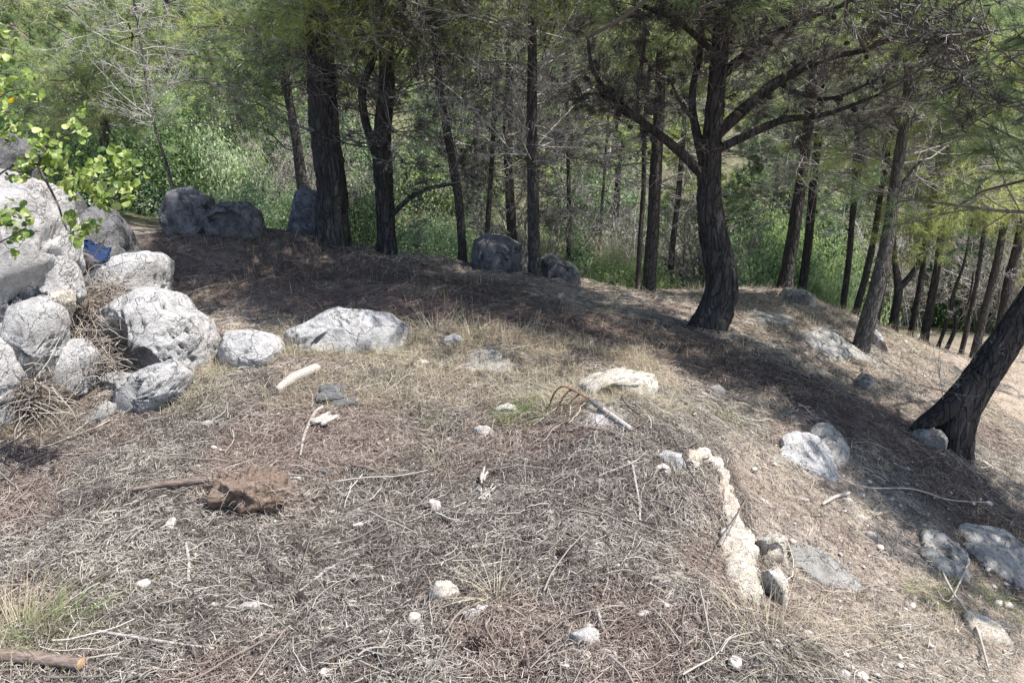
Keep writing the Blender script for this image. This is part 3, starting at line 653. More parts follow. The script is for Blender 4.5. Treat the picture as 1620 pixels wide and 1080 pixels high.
def tree(label, px, wpx, y=None, top=5.0, dead=14, dlen=0.9, dz=(0.4, 2.6), live=14, lz=(2.2, 5.0), llen=1.0, bark='bark_far', seed=1, sides=12,
         bias=(0, 0.5), forks=(), big=False, dtint=(0.35, 1.0), ltint=0.55, deadneedle=0.0, name='pine_tree', dy=0.0, group='pines on the crest and slope', sub=9, subsub=6, dbias=(0, 0), flare=.5, shade=(), shade_dead=False, sprays=(), stint=.6, nmat='needle'):
    rs = np.random.RandomState(seed)
    if y is None:
        b = hit(px[0][0], px[0][1]); y = b[1] + wpx[0] * b[1] / FPX / 2
    pts = []
    for k, (u, v) in enumerate(px): pts.append(P(u, v, y + dy * k))
    pts = np.array(pts); rad = list(np.array(wpx, float) / 2 * y / FPX * 0.97)
    gz = float(H(pts[0, 0], pts[0, 1]))
    if pts[0, 2] > gz - 0.15:
        d = pts[0] - pts[1]; d = d / max(-d[2], .2); h = pts[0, 2] - gz + .22
        q = pts[0] + d * h; q[2] = float(H(q[0], q[1])) - .22
        if h > .35: pts = np.vstack([q, pts]); rad = [rad[0] * 1.05] + rad
        else: pts[0] = q
    base_z = gz
    d = norm(pts[-1] - pts[-2])
    if d[2] > 0.35:
        while pts[-1, 2] < base_z + top:
            d = norm(d * np.array([.85, .85, 1]) + rs.normal(size=3) * .06 + np.array([bias[0] * .04, bias[1] * .05, .15]))
            pts = np.vstack([pts, pts[-1] + d * .7]); rad.append(max(rad[-1] * .86, .012))
    root = empty(name, (pts[0, 0], pts[0, 1], gz))
    tag(root, label, 'tree', group)
    V, F, p, r = trunk_mesh(pts, rad, seed, 56 if big else sides, .014 if big else .05, .2 if big else .12, flare)
    child('trunk', V, F, M[bark], root)
    limbs = []
    for fk in forks:
        fp = np.array([P(u, v, y + (fk[2] if len(fk) > 2 else 0) * k / max(len(fk[0]) - 1, 1)) for k, (u, v) in enumerate(fk[0])]); fw = np.array(fk[1]) / 2 * y / FPX
        V, F, lp, lr = trunk_mesh(fp, fw, seed + 5, 12, .04, .05, 0)
        child('limb', V, F, M[bark], root); limbs.append((lp, lr))
    def at(z0, z1, n, src=None):
        P_, D_, R_ = [], [], []
        ok = np.nonzero((p[:, 2] - base_z > z0) & (p[:, 2] - base_z < z1))[0]
        if len(ok) == 0: return None
        i = rs.choice(ok, n); return p[i], r[i]
    if dead or limbs:
        acc = Acc(); P0s = []; Ds = []; Ls = []
        if dead:
            a = at(dz[0], dz[1], dead)
            if a is not None:
                az = rs.uniform(0, 2 * np.pi, dead); up = rs.uniform(-.1, .6, dead)
                D = np.stack([np.cos(az) + dbias[0], np.sin(az) + dbias[1], up], -1)
                P0s.append(a[0]); Ds.append(D); Ls.append(dlen * rs.uniform(.4, 1.2, dead))
        for lp, lr in limbs:
            k = max(int(len(lp) * .35), 5); i = rs.randint(int(len(lp) * .25), len(lp), k)
            t = norm(lp[np.minimum(i + 1, len(lp) - 1)] - lp[i - 1])
            P0s.append(lp[i]); Ds.append(norm(t + rs.normal(size=(k, 3)) * .7)); Ls.append(dlen * .6 * rs.uniform(.4, 1.1, k))
        if P0s:
            P0 = np.concatenate(P0s); D = np.concatenate(Ds); L = np.concatenate(Ls)
            b1 = grow(P0, D, L, 6, rs, .2, .05)
            f = np.linspace(1, .35, 6); twig_mesh(b1, np.clip(L[:, None] * .0065, .003, .014) * f[None], 4, acc, rs, *dtint)
            p2, d2, l2 = sprout(b1, None, L, sub, rs, .2, 1, .4, 1.1, (.3, .6), .8)
            b2 = grow(p2, d2, l2, 4, rs, .2, .04); mn = .0016 * max(y / 7, .8)
            twig_mesh(b2, (np.clip(l2 * .006, mn * 1.3, .006)[:, None] * np.linspace(1, .6, 4)[None]), 3, acc, rs, *dtint)
            p3_, d3, l3 = sprout(b2, None, l2, subsub, rs, .2, 1, .4, 1.0, (.3, .6), .9)
            b3 = grow(p3_, d3, l3, 3, rs, .3, .04)
            twig_mesh(b3, np.full((len(b3), 3), mn * .9), 3, acc, rs, *dtint)
            V, Fs = acc.out(); child('dead_twigs', V, Fs, M['twig'], root, attrs=acc.attrs())
            if deadneedle > 0:
                k = rs.rand(len(b3)) < deadneedle; e = b3[k]
                V, F, t = needles(e[:, -1], norm(e[:, -1] - e[:, 0]), 12, rs, (.05, .09), .0032 * max(y / 6, .8), 1.0, .4, .3)
                child('dead_needles', V, F, M['deadneedle'], root, attrs={'tint': t})
    for kind_, lst in (('shade', shade), ('spray', sprays)):
        if not lst: continue
        acc = Acc(); n = len(lst)
        if kind_ == 'shade':  # clumps added up-sun of chosen ground spots, mostly unseen, to cast shade
            G = np.array([hit(u, v) for u, v, h in lst]); hh = np.array([h for _, _, h in lst]); Cc = G + np.array(SV)[None] * (hh / SV[2])[:, None]
        else: Cc = np.array([P(*q) for q in lst])
        src = np.concatenate([p[p[:, 2] > base_z + 1.2]] + [lp[len(lp) // 2:] for lp, lr in limbs if len(lp) > 8 and lp[-1, 2] > base_z + 1.2])
        S0 = np.array([src[np.argmin(np.linalg.norm(src - q, axis=1) + np.abs(src[:, 2] - q[2] + rs.uniform(.1, .6)) * .8)] for q in Cc]); L = np.linalg.norm(Cc - S0, axis=1)
        f = np.linspace(0, 1, 7)[None, :, None]; wig = np.cumsum(rs.normal(size=(n, 7, 3)), 1) * .055 * L[:, None, None]
        b0 = S0[:, None] * (1 - f) + Cc[:, None] * f + wig * np.sin(f * np.pi * .5) + np.array([0, 0, 1.]) * (np.sin(f * np.pi) * rs.uniform(-.15, .15, (n, 1, 1)))
        twig_mesh(b0, np.clip(L[:, None] * .009, .006, .018) * np.linspace(1, .4, 7)[None], 5, acc, rs, 0, .12)
        m = 9; az = rs.uniform(0, 6.28, (n, m)); D = np.stack([np.cos(az), np.sin(az), rs.uniform(-.35, .4, (n, m))], -1).reshape(-1, 3)
        fi = rs.uniform(.5, 1, (n, m))[..., None]; st = (b0[:, 4][:, None] * (1 - fi) + b0[:, 6][:, None] * fi).reshape(-1, 3)
        b1 = grow(st, D, rs.uniform(.25, .55, n * m), 4, rs, .2, .02); twig_mesh(b1, np.full((n * m, 4), .0045), 3, acc, rs, 0, .5)
        p2, d2, l2 = sprout(b1, None, np.full(n * m, .42), 7, rs, .2, 1, .4, 1, (.3, .7), .8); b2 = grow(p2, d2, l2, 4, rs, .3, 0)
        twig_mesh(b2, np.full((len(b2), 4), .0028), 3, acc, rs, 0, .6)
        p3_, d3, l3 = sprout(b2, None, l2, 3, rs, .2, 1, .4, 1.1, (.4, .8), .8); b3 = grow(p3_, d3, l3, 3, rs, .3, 0)
        twig_mesh(b3, np.full((len(b3), 3), .002), 3, acc, rs, 0, .7)
        dead_ = shade_dead and kind_ == 'shade'
        e0 = b3[:, -1] if dead_ else np.concatenate([b2[:, -1], b3[:, -1]]); ed = b3[:, -1] - b3[:, 0] if dead_ else np.concatenate([b2[:, -1] - b2[:, 0], b3[:, -1] - b3[:, 0]])
        V, F, t = needles(e0, norm(ed), 7 if dead_ else 8, rs, (.06, .11) if not dead_ else (.03, .06), .0045 if kind_ == 'spray' else .0055, .9, (.35 if kind_ == 'shade' else stint), .3, .05)
        cl = child('added_shade_bough' if kind_ == 'shade' else 'bough', V, F, M['deadneedle' if dead_ else (nmat if kind_ == 'spray' else 'needle')], root, attrs={'tint': t})
        V, Fs = acc.out(); link('twigs', mesh_data('twigs', V - np.array(root.location), Fs, M['twig'], acc.attrs()), cl)
    if live:
        a = at(lz[0], lz[1], live)
        if a is not None:
            acc = Acc()
            az = rs.uniform(0, 2 * np.pi, live); D = np.stack([np.cos(az) + bias[0], np.sin(az) + bias[1], rs.uniform(-.15, .6, live)], -1)
            L = llen * rs.uniform(.5, 1.2, live)
            b1 = grow(a[0], D, L, 6, rs, .12, .02)
            twig_mesh(b1, np.clip(L[:, None] * .011, .005, .025) * np.linspace(1, .3, 6)[None], 4, acc, rs, 0, .5)
            p2, d2, l2 = sprout(b1, None, L, 9, rs, .25, 1, .4, .9, (.3, .6), .6)
            b2 = grow(p2, d2, l2, 4, rs, .15, .04); twig_mesh(b2, np.full((len(b2), 4), .004), 3, acc, rs, 0, .5)
            p3_, d3, l3 = sprout(b2, None, l2, 5, rs, .3, 1, .3, .8, (.35, .6), .8)
            b3 = grow(p3_, d3, l3, 3, rs, .2, .0)
            V, Fs = acc.out(); brm = mesh_data('branches', V - np.array(root.location), Fs, M['twig'], acc.attrs())
            e0 = np.concatenate([b3[:, -1], b3[:, 1], b2[:, -1]]); ed = norm(np.concatenate([b3[:, -1] - b3[:, 0], b3[:, 1] - b3[:, 0], b2[:, -1] - b2[:, 1]]))
            V, F, t = needles(e0, ed, 11, rs, (.07, .12), .0036 * max(y / 6, .9), .8, ltint, .3, .1)
            cw = child('crown', V, F, M['needle'], root, attrs={'tint': t}); link('branches', brm, cw)
    return root

SH_LEFT = [(u, v, h) for u, v, h in [(260, 430, 2.4), (330, 460, 2.5), (390, 465, 2.6), (450, 440, 2.7), (380, 420, 2.7), (310, 400, 2.8), (490, 480, 2.7), (410, 490, 2.8), (340, 500, 2.9), (470, 500, 3.1), (450, 375, 3.0), (280, 410, 2.6), (340, 400, 2.9), (400, 400, 3.3), (460, 405, 3.6), (300, 450, 2.8), (360, 440, 3.2), (430, 445, 3.5), (500, 440, 3.8), (310, 485, 2.6), (370, 480, 3.0), (440, 475, 3.4), (290, 380, 3.2), (230, 400, 3.0), (250, 360, 3.4), (350, 370, 3.4),
                                   (180, 400, 3.2), (330, 430, 4.0), (400, 420, 4.3), (480, 460, 4.0), (270, 470, 3.4), (520, 420, 4.2), (420, 380, 4.0)]]
SH_MID = [(560, 450, 2.5), (610, 430, 2.6), (650, 470, 2.6), (530, 480, 2.7), (590, 485, 2.6), (690, 440, 2.7), (730, 470, 2.8), (540, 430, 3.0), (600, 440, 3.2), (660, 445, 3.0), (560, 465, 2.8), (620, 470, 3.2), (680, 480, 2.9), (520, 470, 3.4), (590, 420, 3.6), (700, 450, 3.5), (640, 460, 3.9), (540, 450, 4.0), (730, 500, 3.4)]
SH_MID2 = [(740, 460, 3.0), (780, 480, 2.9), (820, 470, 3.2), (790, 520, 2.8), (850, 500, 3.2), (860, 530, 3.0), (900, 500, 3.0), (770, 450, 3.8), (840, 510, 3.9), (930, 530, 3.4)]
SH_MAIN = [(890, 560, 1.9), (945, 565, 2.1), (1000, 560, 2.0), (1060, 570, 2.2), (1110, 580, 1.9), (1155, 590, 2.0), (1200, 600, 1.8), (1000, 530, 2.6), (1060, 540, 2.7), (1120, 590, 3.0), (960, 540, 2.8), (1180, 570, 2.5)]
SH_LEAN = [(1450, 800, 2.6), (1400, 755, 2.7), (1380, 720, 2.9), (1500, 830, 2.9), (1580, 930, 2.8), (1610, 960, 2.9), (1470, 760, 2.8), (1540, 850, 3.0), (1420, 720, 3.0), (1240, 615, 2.7), (1290, 635, 2.8), (1340, 650, 2.7), (1380, 670, 2.8), (1420, 695, 2.7), (1250, 590, 3.0), (1310, 620, 3.1), (1460, 720, 2.6), (1520, 760, 2.5), (1560, 790, 2.5), (1590, 830, 2.5), (1530, 820, 2.6), (1610, 870, 2.6), (1560, 870, 2.6),
           (1600, 910, 2.6), (1500, 790, 2.7), (1540, 900, 2.8), (1430, 740, 2.8), (1330, 725, 2.8), (1360, 690, 3.0), (1480, 680, 2.8), (1490, 870, 2.8)]
SP_A = [(470, 15, 6.6), (560, 20, 6.5), (440, 45, 7.0), (505, 8, 6.3), (590, 10, 6.6), (400, 30, 7.4)]
SP_B = [(650, 8, 6.8), (700, 22, 7.2), (740, 60, 7.4), (670, 50, 7.2)]
SP_C = [(800, 15, 6.8), (870, 30, 7.0), (930, 30, 7.2), (760, 25, 7.0), (960, 15, 7.0)]
SP_D = [(1000, 50, 7.0), (1060, 90, 7.4), (960, 95, 7.4), (1040, 30, 6.9), (1090, 55, 7.3), (1015, 120, 7.6), (990, 20, 6.8), (1075, 15, 6.8)]
SP_E = [(1120, 8, 5.2), (1010, 12, 5.6)]
SP_F = [(1400, 20, 6.6), (1450, 60, 6.8), (1500, 40, 6.7), (1480, 100, 7.0), (1530, 120, 7.0), (1560, 60, 6.8), (1600, 100, 6.9), (1590, 30, 6.6), (1540, 180, 7.2), (1600, 200, 7.2), (1570, 240, 7.4), (1500, 160, 7.2), (1420, 110, 7.0), (1460, 190, 7.3), (1610, 150, 7.0), (1530, 20, 6.8)]
SP_G = [(1600, 20, 5.8), (1612, 100, 5.9), (1605, 190, 6.2), (1612, 60, 6.0), (1590, 250, 7.6)]
SP_H = [(180, 50, 8.6), (230, 30, 8.8), (280, 45, 9.0), (330, 60, 9.4), (120, 120, 8.8), (260, 110, 9.2), (60, 60, 8.8), (200, 130, 9.0), (150, 170, 9.2), (20, 20, 8.4), (100, 20, 8.6), (230, 180, 9.6), (90, 170, 9.0)]
SP_I = [(340, 130, 8.8), (400, 50, 8.6), (360, 20, 8.4), (430, 110, 8.8), (330, 190, 9.4), (400, 160, 9.2)]
tree('thickest straight dark pine on left of crest, with plated bark', [(527, 392), (524, 300), (513, 200), (508, 100), (506, 20), (505, -150)], [50, 47, 46, 42, 38, 33], seed=1, sprays=SP_A, stint=.6, nmat='needle_yellow', big=True,
     bark='bark', top=4.6, dead=14, dz=(1.5, 3.2), dlen=.8, live=24, lz=(1.3, 4.5), llen=1.3, bias=(-.2, 1.1), flare=.35, shade=SH_LEFT)
tree('dark slightly bent pine right of thickest pine, forked high', [(612, 406), (610, 330), (604, 230), (612, 120), (606, 20), (604, -120)], [32, 30, 28, 24, 20, 16], seed=2, big=True, bark='bark', top=4.6,
     dead=95, dz=(.5, 3.4), dlen=1.15, live=20, lz=(2.3, 4.5), llen=1.1, bias=(.2, 1.0), dtint=(0, .6), deadneedle=.35, shade=SH_MID,
     forks=[([(600, 262), (578, 190), (574, 140), (590, 85), (572, 30), (566, -60)], [14, 13, 12, 12, 11, 9]), ([(612, 350), (640, 320), (672, 300), (720, 290)], [10, 8, 6, 4], -.3)], flare=.3)
tree('slim grey pine leaning left between bent pine and dark boulder', [(732, 410), (727, 330), (712, 235), (698, 150), (686, 40), (680, -80)], [15, 14, 13, 12, 10, 8], seed=3, sprays=SP_B, top=4.6, y=7.0,
     dead=75, dz=(1.0, 3.4), dlen=1.1, live=12, lz=(1.9, 4.5), llen=.9, bias=(.2, .9), bark='bark_far', deadneedle=.25)
tree('thin pine just behind left side of dark boulder', [(771, 365), (778, 260), (782, 180), (786, 60)], [9, 8, 8, 7], seed=4, y=8.2, top=4.6, dead=52, dz=(.6, 3.4), dlen=1.0, live=10, lz=(1.9, 4.5), deadneedle=.25)
tree('dark stout pine behind right side of dark boulder', [(810, 380), (806, 300), (803, 200), (808, 60)], [17, 15, 14, 11], seed=5, y=8.9, top=4.6, dead=60, dz=(.6, 3.6), dlen=1.2, live=15, lz=(2.3, 4.5), bark='bark', deadneedle=.3, dtint=(0, .6))
tree('straight middle pine beside mottled low rock', [(846, 432), (844, 330), (842, 200), (842, 80), (843, -80)], [21, 20, 17, 14, 12], seed=6, y=6.5, sprays=SP_C, top=4.6, dead=75, dz=(.9, 3.3), dlen=1.0,
     live=16, lz=(2.3, 4.5), llen=1.1, bias=(0, 1.), sides=20, deadneedle=.15, shade=SH_MID2)
tree('thin distant pine right of straight middle pine', [(899, 420), (900, 320), (898, 220), (897, 80)], [8, 7, 6, 6], seed=7, y=9.5, top=4.6, dead=52, dz=(.8, 3.8), dlen=1.2, live=11, lz=(2.3, 4.5), dtint=(.2, 1))
tree('thinnest pale sapling in front of reeds', [(945, 425), (950, 370), (953, 320), (960, 220)], [6, 6, 5, 4], seed=8, y=10.5, top=4.5, dead=30, dz=(.8, 3.8), dlen=.9, live=8, lz=(1.9, 4.4))
tree('stout two-toned pine on crest left of main pine', [(1024, 466), (1032, 380), (1037, 280), (1044, 150), (1048, 20)], [22, 21, 20, 16, 14], seed=9, sprays=SP_D, top=4.6, y=7.3, dead=37, dz=(1.0, 3.6), dlen=1.1,
     live=15, lz=(2.2, 4.5), llen=1.1, sides=18, bias=(0, 1.), bark='bark_far')
tree('thin dark pine touching stout two-toned pine on its left', [(1008, 462), (1013, 380), (1018, 300), (1020, 200)], [9, 9, 8, 7], seed=10, y=8.3, top=4.6, dead=22, dz=(1, 3), dlen=.8, live=8, lz=(1.9, 4.5))
tree('slender pine between two-toned pine and main pine', [(1059, 452), (1064, 390), (1074, 300), (1082, 200), (1090, 60)], [11, 10, 9, 8, 7], seed=11, y=9.2, top=4.6, dead=37, dz=(1, 3.8), dlen=1.1, live=11, lz=(2.1, 4.5))
main = tree('main dark curved pine in centre right, with dead spiky limbs', [(1114, 526), (1134, 490), (1143, 445), (1132, 385), (1122, 320), (1124, 260), (1130, 180), (1138, 90), (1143, 0), (1150, -120)], [50, 54, 50, 46, 38, 34, 28, 25, 22, 19], seed=12, sprays=SP_E, stint=.85, big=True, bark='bark',
     top=4.6, dead=82, dz=(1.55, 2.9), dlen=.85, live=13, lz=(1.7, 4.5), llen=1.0, bias=(.4, .9), dtint=(0, .55), deadneedle=.5, dbias=(.6, .1), flare=.22, ltint=.45, shade=SH_MAIN, shade_dead=True,
     forks=[([(1112, 278), (1070, 235), (1012, 190), (965, 150), (938, 110), (930, 60)], [16, 14, 11, 8, 6, 4], -.5),
            ([(1012, 190), (985, 178), (950, 150), (925, 150)], [7, 6, 4, 3], -.35),
            ([(1012, 190), (1008, 150), (1018, 90), (1022, 40)], [6, 5, 4, 3], -.2),
            ([(1114, 262), (1100, 200), (1095, 150), (1108, 80), (1112, 10)], [16, 13, 11, 9, 7], .2),
            ([(1096, 190), (1075, 160), (1058, 120)], [6, 5, 3], -.2),
            ([(1130, 215), (1175, 175), (1230, 130), (1300, 95), (1370, 80)], [20, 17, 14, 10, 6], -.25),
            ([(1128, 240), (1180, 215), (1240, 190), (1310, 180), (1390, 150)], [15, 12, 10, 7, 4], -.5),
            ([(1140, 120), (1190, 80), (1250, 40), (1330, 10)], [16, 13, 9, 6], .1),
            ([(1230, 130), (1270, 150), (1320, 155), (1400, 120)], [9, 7, 5, 3], -.3),
            ([(1136, 90), (1080, 40), (1020, 10)], [10, 8, 5], -.4)])
def hang_cones(root, pxs, seed):
    rs = np.random.RandomState(seed); V, F = ico(2); V = V * (1 + (ridged(V * 4, 2, 3) - .5)[:, None] * .5) * np.array([.7, .7, 1]); me = mesh_data('cone', V, F, M['cone'])
    y0 = 5.3; L = np.array(root.location)
    for u, v in pxs:
        o = link('cone', me, root); q = P(u + rs.normal() * 4, v + rs.normal() * 4, y0 + rs.uniform(-.5, .1)); o.location = q - L; k = rs.uniform(.016, .026); o.scale = (k, k, k * 1.2); o.rotation_euler = tuple(rs.uniform(0, 3, 3))
hang_cones(main, [(938, 105), (930, 125), (948, 140), (960, 158), (985, 170), (1005, 160), (1020, 130), (1012, 100), (1020, 60), (975, 185), (1030, 182), (1045, 215), (995, 200), (1058, 125), (1075, 150), (1110, 60), (1115, 100), (1095, 130), (945, 100), (925, 150), (915, 142),
                  (1040, 222), (1030, 238), (1160, 180), (1200, 160), (1235, 120), (1260, 100), (1300, 90), (1340, 75), (1370, 85), (1290, 150), (1330, 158), (1380, 130), (1400, 120), (1220, 60), (1260, 40), (1320, 20), (1180, 90), (1240, 190), (1300, 180), (1350, 165)], 3)
tree('tall dark pine on crest behind grey crest rock, left of pair', [(1241, 458), (1252, 390), (1263, 320), (1276, 220), (1290, 90), (1298, -20)], [22, 21, 19, 16, 14, 12], seed=13, sides=18, top=4.6, dead=45, dz=(1.3, 3.6), dlen=1.1, live=17, lz=(2.1, 4.5), bias=(.2, .8), bark='bark')
tree('dark pine on crest behind grey crest rock, right of pair', [(1270, 452), (1279, 380), (1286, 300), (1296, 200), (1310, 60)], [15, 14, 13, 11, 10], seed=14, y=9.2, top=4.6, dead=45, dz=(1.2, 3.6), dlen=1.2, live=15, lz=(2.1, 4.5), bark='bark')
tree('short dark trunk, leftmost of slope group right of crest rock', [(1333, 488), (1342, 420), (1348, 350), (1354, 250)], [11, 10, 9, 8], seed=15, y=9.0, top=4.6, dead=30, dz=(1.2, 3.6), dlen=.9, live=10, lz=(1.9, 4.5))
tree('leaning dark trunk just left of grey-barked tree', [(1352, 500), (1366, 450), (1382, 380), (1396, 290)], [13, 12, 10, 8], seed=16, y=8.6, top=4.6, dead=30, dz=(1.2, 3.6), dlen=.9, live=10, lz=(2.3, 4.5))
tree('pale grey-barked tree leaning right in front of pointed rock', [(1360, 556), (1378, 490), (1400, 400), (1414, 310), (1428, 210), (1438, 120), (1444, 0)], [29, 26, 22, 19, 16, 14, 11], seed=17, sprays=SP_F, stint=.85, sides=22, top=4.6, bark='bark_grey', dead=36, dz=(1.5, 3.6), dlen=1.2,
     live=34, lz=(1.5, 4.5), llen=1.0, bias=(.3, .6), dtint=(.5, 1), dbias=(.5, .2), ltint=.62, flare=.2,
     forks=[([(1424, 295), (1450, 285), (1500, 275), (1560, 262)], [7, 6, 4, 3], .1), ([(1424, 295), (1450, 262), (1475, 240)], [6, 4, 3]), ([(1430, 215), (1410, 180), (1400, 140)], [5, 4, 3])])
tree('thin dark trunk hidden close behind grey-barked tree', [(1384, 522), (1398, 450), (1410, 380), (1424, 280)], [10, 9, 8, 7], seed=18, nmat='needle_yellow', sprays=[(1450, 350, 8.0), (1462, 362, 8.1)], y=8.3, top=4.6, dead=22, dz=(1.2, 3.4), dlen=.9, live=8, lz=(2.3, 4.5))
tree('dark forked tree with wide V, right of grey-barked tree', [(1410, 527), (1417, 490), (1421, 455), (1414, 400), (1412, 330), (1418, 240)], [15, 14, 13, 9, 8, 7], seed=19, top=4.6, y=8.5, dead=27, dz=(1.5, 3.6), dlen=.9, live=10, lz=(2.3, 4.5),
     forks=[([(1421, 458), (1445, 430), (1460, 400), (1468, 350), (1480, 280), (1490, 200)], [11, 10, 9, 8, 7, 5], .1)], bark='bark')
tree('brownish thin pine right of V-forked tree', [(1440, 530), (1452, 470), (1464, 400), (1480, 300), (1496, 180)], [10, 10, 9, 8, 6], seed=20, y=9.0, top=4.6, dead=30, dz=(1.5, 3.8), dlen=1.0, live=10, lz=(2.3, 4.5), dtint=(.3, 1))
tree('dark slope pine fourth from right edge with spreading twigs', [(1461, 541), (1474, 470), (1486, 400), (1494, 320), (1508, 220)], [14, 13, 12, 10, 8], seed=21, y=8.7, top=4.6, dead=45, dz=(1.5, 3.9), dlen=1.2, live=11, lz=(2.5, 4.5), dtint=(.3, 1), bark='bark')
tree('small crooked dark shrubby tree with several stems', [(1485, 545), (1498, 510), (1508, 465), (1524, 420), (1534, 370)], [6, 6, 5, 4, 3], seed=22, y=8.6, top=2.4, dead=16, dz=(.8, 2.2), dlen=.5, live=0, bark='bark', name='shrubby_tree',
     forks=[([(1498, 552), (1512, 515), (1508, 480), (1515, 440)], [7, 6, 5, 3]), ([(1512, 510), (1532, 480), (1540, 430)], [5, 4, 2])])
tree('thin dark leaning pole right of crooked shrubby tree', [(1520, 560), (1532, 510), (1546, 440), (1556, 370), (1570, 260)], [8, 8, 7, 6, 5], seed=23, y=8.4, top=4.6, dead=30, dz=(1.4, 3.6), dlen=.9, live=8, lz=(2.3, 4.5), dtint=(.3, 1))
tree('grey brown pine left of tree at right edge', [(1541, 565), (1556, 500), (1572, 440), (1586, 370), (1606, 250)], [15, 14, 13, 11, 9], seed=24, nmat='needle_yellow', sprays=[(1560, 120, 7.8), (1600, 250, 7.9), (1540, 240, 8.0), (1500, 225, 8.1), (1580, 320, 8.1), (1620, 330, 7.8)], y=8.2, top=4.6, dead=37, dz=(1.5, 3.8), dlen=1.1, live=13, lz=(2.3, 4.5), dtint=(.3, 1))
tree('pale brown pine against right edge behind leaning tree', [(1582, 530), (1596, 450), (1612, 380), (1632, 260)], [18, 17, 15, 12], seed=25, y=8.4, top=4.6, dead=30, dz=(1.5, 3.8), dlen=1.0, live=13, lz=(2.3, 4.5))
tree('thickest strongly leaning dark tree at right edge', [(1512, 722), (1514, 670), (1545, 610), (1590, 540), (1650, 450), (1720, 330), (1790, 200)], [50, 62, 58, 50, 45, 40, 36], seed=26, sprays=SP_G, stint=.6, nmat='needle_yellow', big=True, bark='bark', top=4.6, dead=0,
     live=40, lz=(1.5, 4.4), llen=1.0, bias=(.1, .0), flare=.25, y=4.42, shade=SH_LEAN,
     forks=[([(1444, 682), (1462, 668), (1488, 654), (1518, 628), (1550, 590)], [16, 26, 36, 42, 40], -.04)])
tree('slim dark pine left of and behind thickest straight pine', [(478, 292), (470, 230), (458, 160), (446, 100), (440, 0)], [17, 16, 14, 13, 11], seed=27, sprays=SP_I, y=9.0, top=4.6, dead=46, dz=(1.0, 3.6), dlen=1.0, live=30, lz=(1.8, 4.5), dtint=(.1, .8))
tree('thin bare whitish sapling above shaded boulder pair', [(274, 300), (262, 255), (248, 210), (236, 160)], [6, 5, 4, 3], seed=28, y=7.4, top=2.6, dead=40, dz=(.9, 2.5), dlen=.7, live=0, bark='bark_grey', dtint=(.6, 1), name='bare_sapling', sub=6)
tree('dark trunk at upper left among green pine boughs', [(165, 330), (165, 230), (168, 140), (172, 20)], [15, 14, 13, 12], seed=29, sprays=SP_H, y=10, top=4.6, dead=20, dz=(1, 2.6), live=57, lz=(0.9, 4.5), llen=1.3, bias=(0, 0), ltint=.35)

# ------------------------------------------------------------------ tree archetypes for the wood behind
def proto_pine(seed, height, z_live, n, llen, n_dead, tint, w=.013, per=13):
    rs = np.random.RandomState(seed)
    path = np.array([[0, 0, -.3]] + [[rs.normal() * .06 * k, rs.normal() * .06 * k, height * k / 5] for k in range(1, 6)]); path = np.array(path)
    V, F, p, r = trunk_mesh(path, np.linspace(.085, .015, 6), seed, 10, .25, .08, .3)
    tr = mesh_data('trunk', V, F, M['bark_far'])
    i = rs.choice(np.nonzero(p[:, 2] > z_live)[0], n); az = rs.uniform(0, 2 * np.pi, n)
    D = np.stack([np.cos(az), np.sin(az), rs.uniform(-.1, .7, n)], -1); L = llen * rs.uniform(.6, 1.1, n) * np.clip(1.25 - (p[i, 2] - z_live) / (height - z_live), .3, 1)
    b1 = grow(p[i], D, L, 6, rs, .12, .03); acc = Acc()
    twig_mesh(b1, np.clip(L[:, None] * .011, .006, .025) * np.linspace(1, .4, 6)[None], 3, acc, rs, .1, .7)
    p2, d2, l2 = sprout(b1, None, L, 9, rs, .25, 1, .4, .9, (.3, .6), .7); b2 = grow(p2, d2, l2, 4, rs, .15, .04)
    twig_mesh(b2, np.full((len(b2), 4), .004), 3, acc, rs, .1, .7)
    p3_, d3, l3 = sprout(b2, None, l2, 4, rs, .3, 1, .3, .8, (.35, .6), .8); b3 = grow(p3_, d3, l3, 3, rs, .2, 0)
    if n_dead:
        i = rs.choice(np.nonzero((p[:, 2] > .5) & (p[:, 2] < z_live + .8))[0], n_dead); az = rs.uniform(0, 2 * np.pi, n_dead)
        L = llen * rs.uniform(.4, .9, n_dead); c1 = grow(p[i], np.stack([np.cos(az), np.sin(az), rs.uniform(0, .5, n_dead)], -1), L, 5, rs, .15, .02)
        twig_mesh(c1, np.clip(L[:, None] * .009, .005, .02) * np.linspace(1, .4, 5)[None], 3, acc, rs, .3, 1)
        q2, e2, m2 = sprout(c1, None, L, 8, rs, .2, 1, .4, 1, (.3, .6), .8); c2 = grow(q2, e2, m2, 4, rs, .2, .04)
        twig_mesh(c2, np.full((len(c2), 4), .0045), 3, acc, rs, .3, 1)
        q3, e3, m3 = sprout(c2, None, m2, 3, rs, .2, 1, .4, 1, (.3, .6), .8); c3 = grow(q3, e3, m3, 3, rs, .2, .04)
        twig_mesh(c3, np.full((len(c3), 3), .003), 3, acc, rs, .3, 1)
    V, Fs = acc.out(); br = mesh_data('branches', V, Fs, M['twig'], acc.attrs())
    e0 = np.concatenate([b3[:, -1], b3[:, 1], b2[:, -1]]); ed = norm(np.concatenate([b3[:, -1] - b3[:, 0], b3[:, 1] - b3[:, 0], b2[:, -1] - b2[:, 1]]))
    V, F, t = needles(e0, ed, per, rs, (.09, .15), w, .9, tint, .3, .05)
    cr = mesh_data('crown', V, F, M['needle'], {'tint': t})
    return tr, br, cr
protoA = [proto_pine(301 + k, 5.0 + .5 * k, .4, 80, 1.6, 10, .55 + .1 * (k - 1)) for k in range(3)]      # bushy to the ground
protoB = [proto_pine(321 + k, 5.8, 2.3, 46, 1.6, 34, .6) for k in range(3)]                            # bare below
